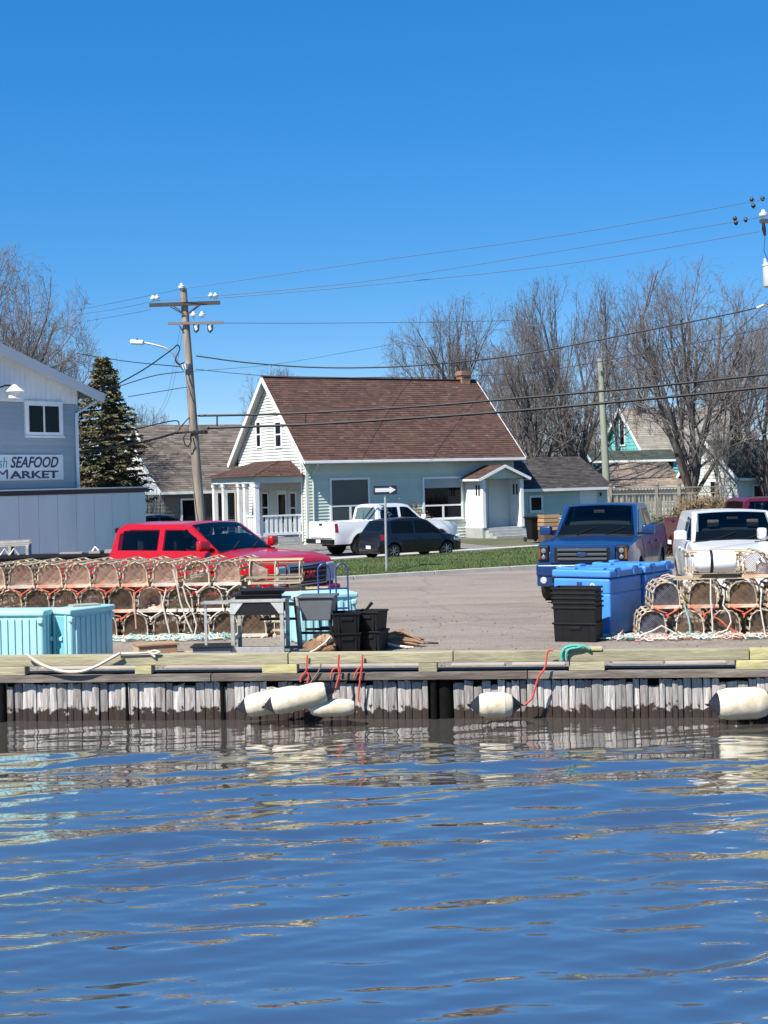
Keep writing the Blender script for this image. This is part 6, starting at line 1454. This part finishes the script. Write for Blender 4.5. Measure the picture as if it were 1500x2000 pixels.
for i, (xx, zz, w_, d_) in enumerate(((-.02, TZ + .003, .74, .5), (.06, TZ + .073, .72, .48))):
    tw = Matrix.Rotation(R(-4), 4, 'Z') @ Vector((xx, .3, 0))
    tr_ = thing('black_tray', '%s black tray stacked on the steel work table' % ('lower', 'upper')[i], 'tray', tbl.location + Vector((tw.x, tw.y, zz)), R(-4 + 3 * i), 'black trays on the steel table')
    MB().box(-w_ / 2 + .03, w_ / 2 - .03, -d_ / 2 + .03, d_ / 2 - .03, 0, .05).build('body', BLACKP, tr_, bevel=.01); MB().box(-w_ / 2, w_ / 2, -d_ / 2, d_ / 2, .05, .068).build('rim', BLACKP, tr_, bevel=.005)
st = thing('bin_stand', 'dark steel stand holding a grey bin right of the work table', 'stand', gx(620, 23.1), R(-6))
for px, dy in ((586, 0), (646, .0), (570, .55), (648, .55)):
    xx = gx(px, 23.1).x - gx(620, 23.1).x; MB().bar((xx + .03, dy, 0), (xx - .03 if px < 600 else xx, dy, .86), .045, .045, up=(0, 1, 0)).build('leg', STEEL if px == 586 else DARK, st)
MB().box(-.34, .28, -.02, .02, .86, .9).box(-.34, .28, .53, .57, .86, .9).box(-.34, -.3, .02, .53, .86, .9).build('top_frame', STEEL, st)
MB().box(-.28, .24, -.015, .015, .3, .34).box(-.28, .24, .54, .57, .3, .34).build('rail', DARK, st)
MB().box(-.95, -.34, .1, .14, .52, .56).box(-.95, -.34, .45, .49, .72, .78).build('cross_bar', DARK, st)
gb_ = thing('grey_bin', 'dark grey plastic bin hung in the steel stand', 'bin', gx(620, 23.1, DECK + .52), R(-6))
MB().prism([(-.24, 0), (.22, 0), (.27, .36), (-.29, .36)], .0, .5, Matrix.Translation((0, -.06, 0))).build('body', GREYP, gb_, bevel=.02)
MB().box(-.32, .3, -.09, .47, .36, .4).build('rim', GREYP, gb_, bevel=.012)
tk = thing('hand_truck', 'blue tube hand truck leaning on the aqua tub', 'hand truck', gx(645, 24.0), R(8))
BT = pm('blue_tube', (.03, .06, .2), .4, .2)
for xx in (-.17, .13):
    MB().tube([(xx, -.1, .05), (xx, .05, .7), (xx, .1, 1.25)] + [(xx + .0 + .1 * (1 - math.cos(a)), .1, 1.25 + .12 * math.sin(a)) for a in np.linspace(.3, math.pi - .1, 8)] + [(xx + .2, .1, 1.2), (xx + .2, .06, .75), (xx + .2, -.08, .05)], .016, 6).build('tube_frame', BT, tk, smooth=True)
for zz, yy in ((.32, -.02), (.62, .03), (.95, .08)): MB().bar((-.18, yy, zz), (.33, yy, zz), .02, .03).build('cross_bar', BT, tk)
MB().box(-.2, .34, -.3, -.08, .01, .025).build('toe_plate', STEEL, tk)
for xx in (-.22, .36): MB().lathe([(.03, -.03), (.11, -.03), (.12, 0), (.11, .03), (.03, .03)], 16, Matrix.Translation((xx, 0, .12)) @ Matrix.Rotation(R(90), 4, 'Y')).build('wheel', RUBBER, tk, smooth=True)
CARD = pm('brown_board', (.34, .21, .12), .85, noise=(4, .2)); CARDT = pm('tan_board', (.46, .34, .24), .85, noise=(4, .15))
bx = thing('wooden_box', 'brown wooden box with tan end left of the grey crate', 'box', gx(305, 22.7), R(22))
MB().box(-.3, .3, -.2, .2, 0, .24).build('side', CARD, bx, bevel=.008); MB().box(-.318, -.302, -.2, .2, 0, .25).build('end_board', CARDT, bx)
MB().box(-.33, .33, -.22, .22, .24, .262).build('lid', CARD, bx)
MB().box(-.34, -.33, -.3, .1, 0, .1).build('flap', CARDT, bx)
b2 = thing('cardboard_box', 'low tan cardboard box between the wooden box and grey crate', 'box', gx(360, 22.75), R(5)); MB().box(-.2, .2, -.15, .15, 0, .1).build('body', CARDT, b2, bevel=.005); MB().box(-.21, .21, -.16, -.152, .05, .12).build('flap', CARDT, b2)
b3 = thing('cardboard_box', 'low tan cardboard box just right of the end on aqua tub', 'box', gx(262, 22.95), R(12)); MB().box(-.2, .2, -.15, .15, 0, .09).build('body', CARDT, b3, bevel=.005); MB().box(-.21, .21, -.16, -.152, .05, .11).build('flap', CARDT, b3)
gc = thing('grey_crate', 'slate grey open crate at the left foot of the steel table', 'crate', gx(418, 22.5), R(-2))
GC = pm('slate_plastic', (.16, .18, .21), .5, noise=(3, .1))
MB().prism([(-.28, 0), (.28, 0), (.31, .21), (-.31, .21)], -.18, .2).build('body', GC, gc, bevel=.012); MB().box(-.34, .33, -.22, .24, .21, .235).build('rim', DARK, gc, bevel=.006)
lowt = thing('floor_pallet', 'low dark pallet of planks under the steel table', 'pallet', gx(560, 22.75), R(-3))
for i in range(4): MB().box(-.75, .55, -.2 + i * .14, -.1 + i * .14, .1, .125).build('plank', pm('dark_plank', (.2, .18, .16), .8, objr=.3), lowt)
for xx in (-.7, 0, .5): MB().box(xx - .04, xx + .04, -.2, .32, 0, .099).build('bearer', DARK, lowt)
# brown driftwood pile and sack beside the totes
SACK = pm('brown_sack', (.22, .12, .06), .85, noise=(6, .35), bump=(9, .8)); STICK = pm('stick_brown', (.25, .14, .08), .85, noise=(5, .3), objr=.3)
rs_ = random.Random(8)
def lump(t, name, c, r, mat, seed):
    rr = random.Random(seed); m = MB()
    m.grid(lambda a, b: Vector(c) + Vector((r[0] * math.cos(6.283 * a) * math.sin(math.pi * b * .97 + .04), r[1] * math.sin(6.283 * a) * math.sin(math.pi * b * .97 + .04), r[2] * math.cos(math.pi * b))) * (1 + .18 * math.sin(5 * 6.283 * a + seed) * math.sin(7 * b) + .1 * math.sin(3 * 6.283 * a + 9 * b)), 18, 10)
    return m.build(name, mat, t, smooth=True)
sk = thing('burlap_sack', 'crumpled brown sack with rope between the stand and the totes', 'sack', gx(624, 22.7), 0)
lump(sk, 'sack', (0, 0, .12), (.28, .2, .13), SACK, 2); lump(sk, 'fold', (.1, -.02, .24), (.14, .12, .09), pm('tan_sack', (.34, .22, .12), .85, noise=(6, .3)), 5)
MB().tube([(-.2, -.2, .05), (-.05, -.22, .12), (.1, -.2, .22), (.18, -.1, .3)], .014, 5).build('tie', WROPE, sk, smooth=True)
dw = thing('driftwood_pile', 'heap of brown sticks and pale rope right of the black totes', 'sticks', gx(783, 23.6), 0)
for i in range(9):
    a = rs_.uniform(-.5, .5); MB().tube([(-.3 + rs_.uniform(-.1, .1), rs_.uniform(-.1, .1), .03 + .02 * i), (.0, rs_.uniform(-.1, .1), .05 + .02 * i + rs_.uniform(0, .05)), (.2 + rs_.uniform(0, .25), a * .3, .02 + .012 * i)], [.03, .03, .015], 6).build('stick', STICK, dw, smooth=True)
for i in range(3): MB().tube([(-.3 + .05 * i, -.2, .12 - .03 * i), (-.1, -.28, .06), (.1 + .05 * i, -.32, .025)], .016, 5).build('rope', WROPE, dw, smooth=True)
MB().tube([(.25, 0, .07), (.62, -.03, .05)], [.022, .018], 6).build('dark_stick', DARK, dw)
ht_ = tag(MB().tube([gx(716, 23.2, DECK + .67), gx(726, 23.3, DECK + .76)], [.02, .03], 6).build('tool_handle', DARK), 'short dark tool handle sticking out of the upper totes', 'tool')

# ------------------------------------------------------------------ trailer bed and old trap behind the left stack
fb_ = thing('flatbed_trailer', 'low black flatbed trailer behind the left trap stack', 'trailer', gx(110, 31.5), R(-3))
MB().box(-2.6, 1.6, -.05, 1.9, 1.08, 1.23).build('bed', DARK, fb_, bevel=.01); MB().box(-2.6, 1.6, -.09, -.06, 1.23, 1.3).build('side_rail', DARK, fb_)
for i, xx in enumerate((.1, .75, 1.1)): MB().box(xx, xx + (.5, .25, .42)[i], -.0, .2, 1.231, 1.33 + .02 * i).build('plank', pm('grey_plank', (.3, .29, .27), .8), fb_)
for xx in (-.6, .5):
    MB().lathe([(.2, -.13), (.45, -.12), (.48, 0), (.45, .12), (.2, .13)], 20, Matrix.Translation((xx, .3, .48)) @ Matrix.Rotation(R(90), 4, 'X')).build('wheel', RUBBER, fb_, smooth=True)
for xx in (-1.8, 1.3): MB().box(xx - .06, xx + .06, .3, .42, 0, 1.079).build('jack_leg', DARK, fb_)
ow = thing('old_trap', 'old grey wooden trap box on the black flatbed at left edge', 'lobster trap', gx(22, 31.9, DECK + 1.235), R(8))
OLD = pm('silver_wood', (.36, .34, .31), .85, noise=(8, .3), objr=.3)
for zz in np.linspace(.28, .36, 3):
    for yy in np.linspace(-.3, .3, 7): MB().bar((-.5, yy, zz - abs(yy) * .1), (.42, yy + .02, zz + .02 - abs(yy) * .1), .05, .014).build('slat', OLD, ow)
for xx in (-.45, 0, .38):
    for yy in (-.3, .3): MB().box(xx - .03, xx + .03, yy - .02, yy + .02, 0, .27).build('upright', OLD, ow)
MB().box(.36, .4, -.28, .28, .02, .25).build('end_panel', pm('pale_old_net', (.42, .42, .4), .9, noise=(20, .4)), ow)
for i in range(3): MB().tube([(-.4 + .2 * i, -.32, .05), (-.3 + .2 * i, -.33, .2), (-.2 + .2 * i, -.32, .06)], .025, 6).build('rope', WROPE, ow, smooth=True)
hs_ = thing('winch', 'small black and white winch on the flatbed behind the red pickup tail', 'winch', gx(192, 31.6, DECK + 1.235), 0)
MB().cbox((0, 0, .06), (.3, .16, .12)).build('body', DARK, hs_, bevel=.03); MB().tube([(-.12, -.05, .1), (-.05, -.06, .2), (.02, -.06, .12)], .025, 6).build('handle', WHITE, hs_)

# ------------------------------------------------------------------ fender floats in the water
CONEB = pm('navy_end', (.008, .010, .018), .5)
def fender(label, pa, pb, r, Y, cones=(True, True), dirt=True):
    A, B = at(*pa, Y), at(*pb, Y); t = thing('fender_float', label, 'float', (A + B) / 2, 0, 'foam fender floats along the wharf'); d = B - A; L = d.length
    M = d.to_track_quat('Z', 'Y').to_matrix().to_4x4()
    MB().lathe([(r * .62, -L / 2), (r * .86, -L / 2 + .05), (r * .97, -L / 2 + .14), (r, -L / 4), (r, L / 4), (r * .97, L / 2 - .14), (r * .86, L / 2 - .05), (r * .62, L / 2)], 22, M).build('body', FOAM, t, smooth=True)
    for sg, on in zip((-1, 1), cones):
        if on: 
            k = MB().lathe([(r * .72, sg * (L / 2 - .05)), (r * .74, sg * (L / 2 - .015)), (r * .35, sg * (L / 2 + .06)), (r * .22, sg * (L / 2 + .09)), (.001, sg * (L / 2 + .09))], 18, M).build('end_cone', CONEB, t, smooth=True)
            MB().tube([M @ Vector((.03, 0, sg * (L / 2 + .09))), M @ Vector((.06, 0, sg * (L / 2 + .13))), M @ Vector((-.06, 0, sg * (L / 2 + .13))), M @ Vector((-.03, 0, sg * (L / 2 + .09)))], .01, 5).build('eye', CONEB, k)
    return t
FY = 20.35
fender('long stained foam float on the left, low end in the water', (478, 1381), (592, 1358), .17, FY + .12, (True, False))
fender('long white foam float lying across the stained one', (530, 1377), (640, 1350), .165, FY - .12)
fender('short square ended foam float beside the two long ones', (606, 1383), (692, 1381), .125, FY - .08, (False, False))
fender('barrel shaped foam float with two navy ends at the middle right', (932, 1377), (1003, 1377), .18, 19.95)
fender('fat foam float at the right edge of the wharf', (1398, 1376), (1500, 1372), .22, 19.75, (True, True))
# ------------------------------------------------------------------ ropes on the wharf edge
def rope(px_pts, mat, r, label, Y=None, off=-.2, cat='rope'):
    P = []
    for px, py in px_pts:
        x, z = DK.on(px, py, off); q = DK.w(x, off, z); P.append(q)
    Q = []; n = len(P)
    for i in range(n - 1):
        for f in np.linspace(0, 1, 6)[:-1]:
            p0_, p1_, p2_, p3_ = P[max(i - 1, 0)], P[i], P[i + 1], P[min(i + 2, n - 1)]
            Q.append(.5 * ((2 * p1_) + (p2_ - p0_) * f + (2 * p0_ - 5 * p1_ + 4 * p2_ - p3_) * f * f + (3 * p1_ - p0_ - 3 * p2_ + p3_) * f ** 3))
    Q.append(P[-1]); return tag(MB().tube(Q, r, 6).build('rope', mat, smooth=True), label, cat, 'ropes on the wharf edge')
ROPEC = pm('cream_rope', (.66, .56, .45), .85, noise=(30, .2)); RROPE = pm('red_rope', (.6, .07, .04), .8, noise=(30, .25)); GROPE = pm('green_rope', (.08, .38, .3), .8, noise=(30, .25))
rope([(52, 1278), (62, 1286), (85, 1300), (120, 1311), (155, 1312), (185, 1303), (215, 1287), (235, 1276)], ROPEC, .026, 'thick cream rope sagging in a loop from the rail at left')
rope([(232, 1277), (285, 1275), (300, 1271), (312, 1274), (300, 1277), (288, 1272), (303, 1283)], ROPEC, .018, 'cream rope knotted on the rail before the wooden box', off=-.15)
rope([(600, 1280), (599, 1297), (598, 1310), (588, 1322), (587, 1332)], RROPE, .014, 'red rope hanging from the rail above the stained float', off=-.16)
rope([(599, 1312), (603, 1320), (600, 1335)], RROPE, .013, 'short red rope tail beside the first red rope', off=-.16)
rope([(662, 1279), (661, 1300), (663, 1318), (659, 1332), (656, 1345), (655, 1352)], RROPE, .016, 'red rope from the rail to the white float end', off=-.3)
rope([(646, 1325), (650, 1308), (664, 1305), (663, 1316)], RROPE, .013, 'red rope bight left of the white float end', off=-.18)
rope([(708, 1279), (707, 1300), (703, 1330), (700, 1360), (702, 1372)], RROPE, .015, 'red rope hanging straight down right of the short float', off=-.17)
rope([(708, 1298), (697, 1310), (692, 1322)], RROPE, .013, 'short red rope end beside the straight hanging one', off=-.17)
rope([(627, 1297), (622, 1312), (612, 1326), (606, 1334)], pm('brown_rope', (.2, .14, .1), .85), .013, 'brown rope hanging between the first two red ropes', off=-.16)
rope([(1080, 1270), (1070, 1272), (1067, 1290), (1064, 1305), (1052, 1322), (1045, 1345), (1038, 1365), (1022, 1378)], RROPE, .015, 'long red rope from the rail down to the barrel float', off=-.24)
rope([(1098, 1290), (1097, 1278), (1103, 1266), (1118, 1261), (1140, 1262), (1152, 1268)], GROPE, .022, 'green rope draped over the rail by the block, upper strand', off=-.16)
rope([(1106, 1289), (1106, 1277), (1112, 1268), (1128, 1265), (1138, 1262)], GROPE, .02, 'green rope draped over the rail by the block, lower strand', off=-.17)
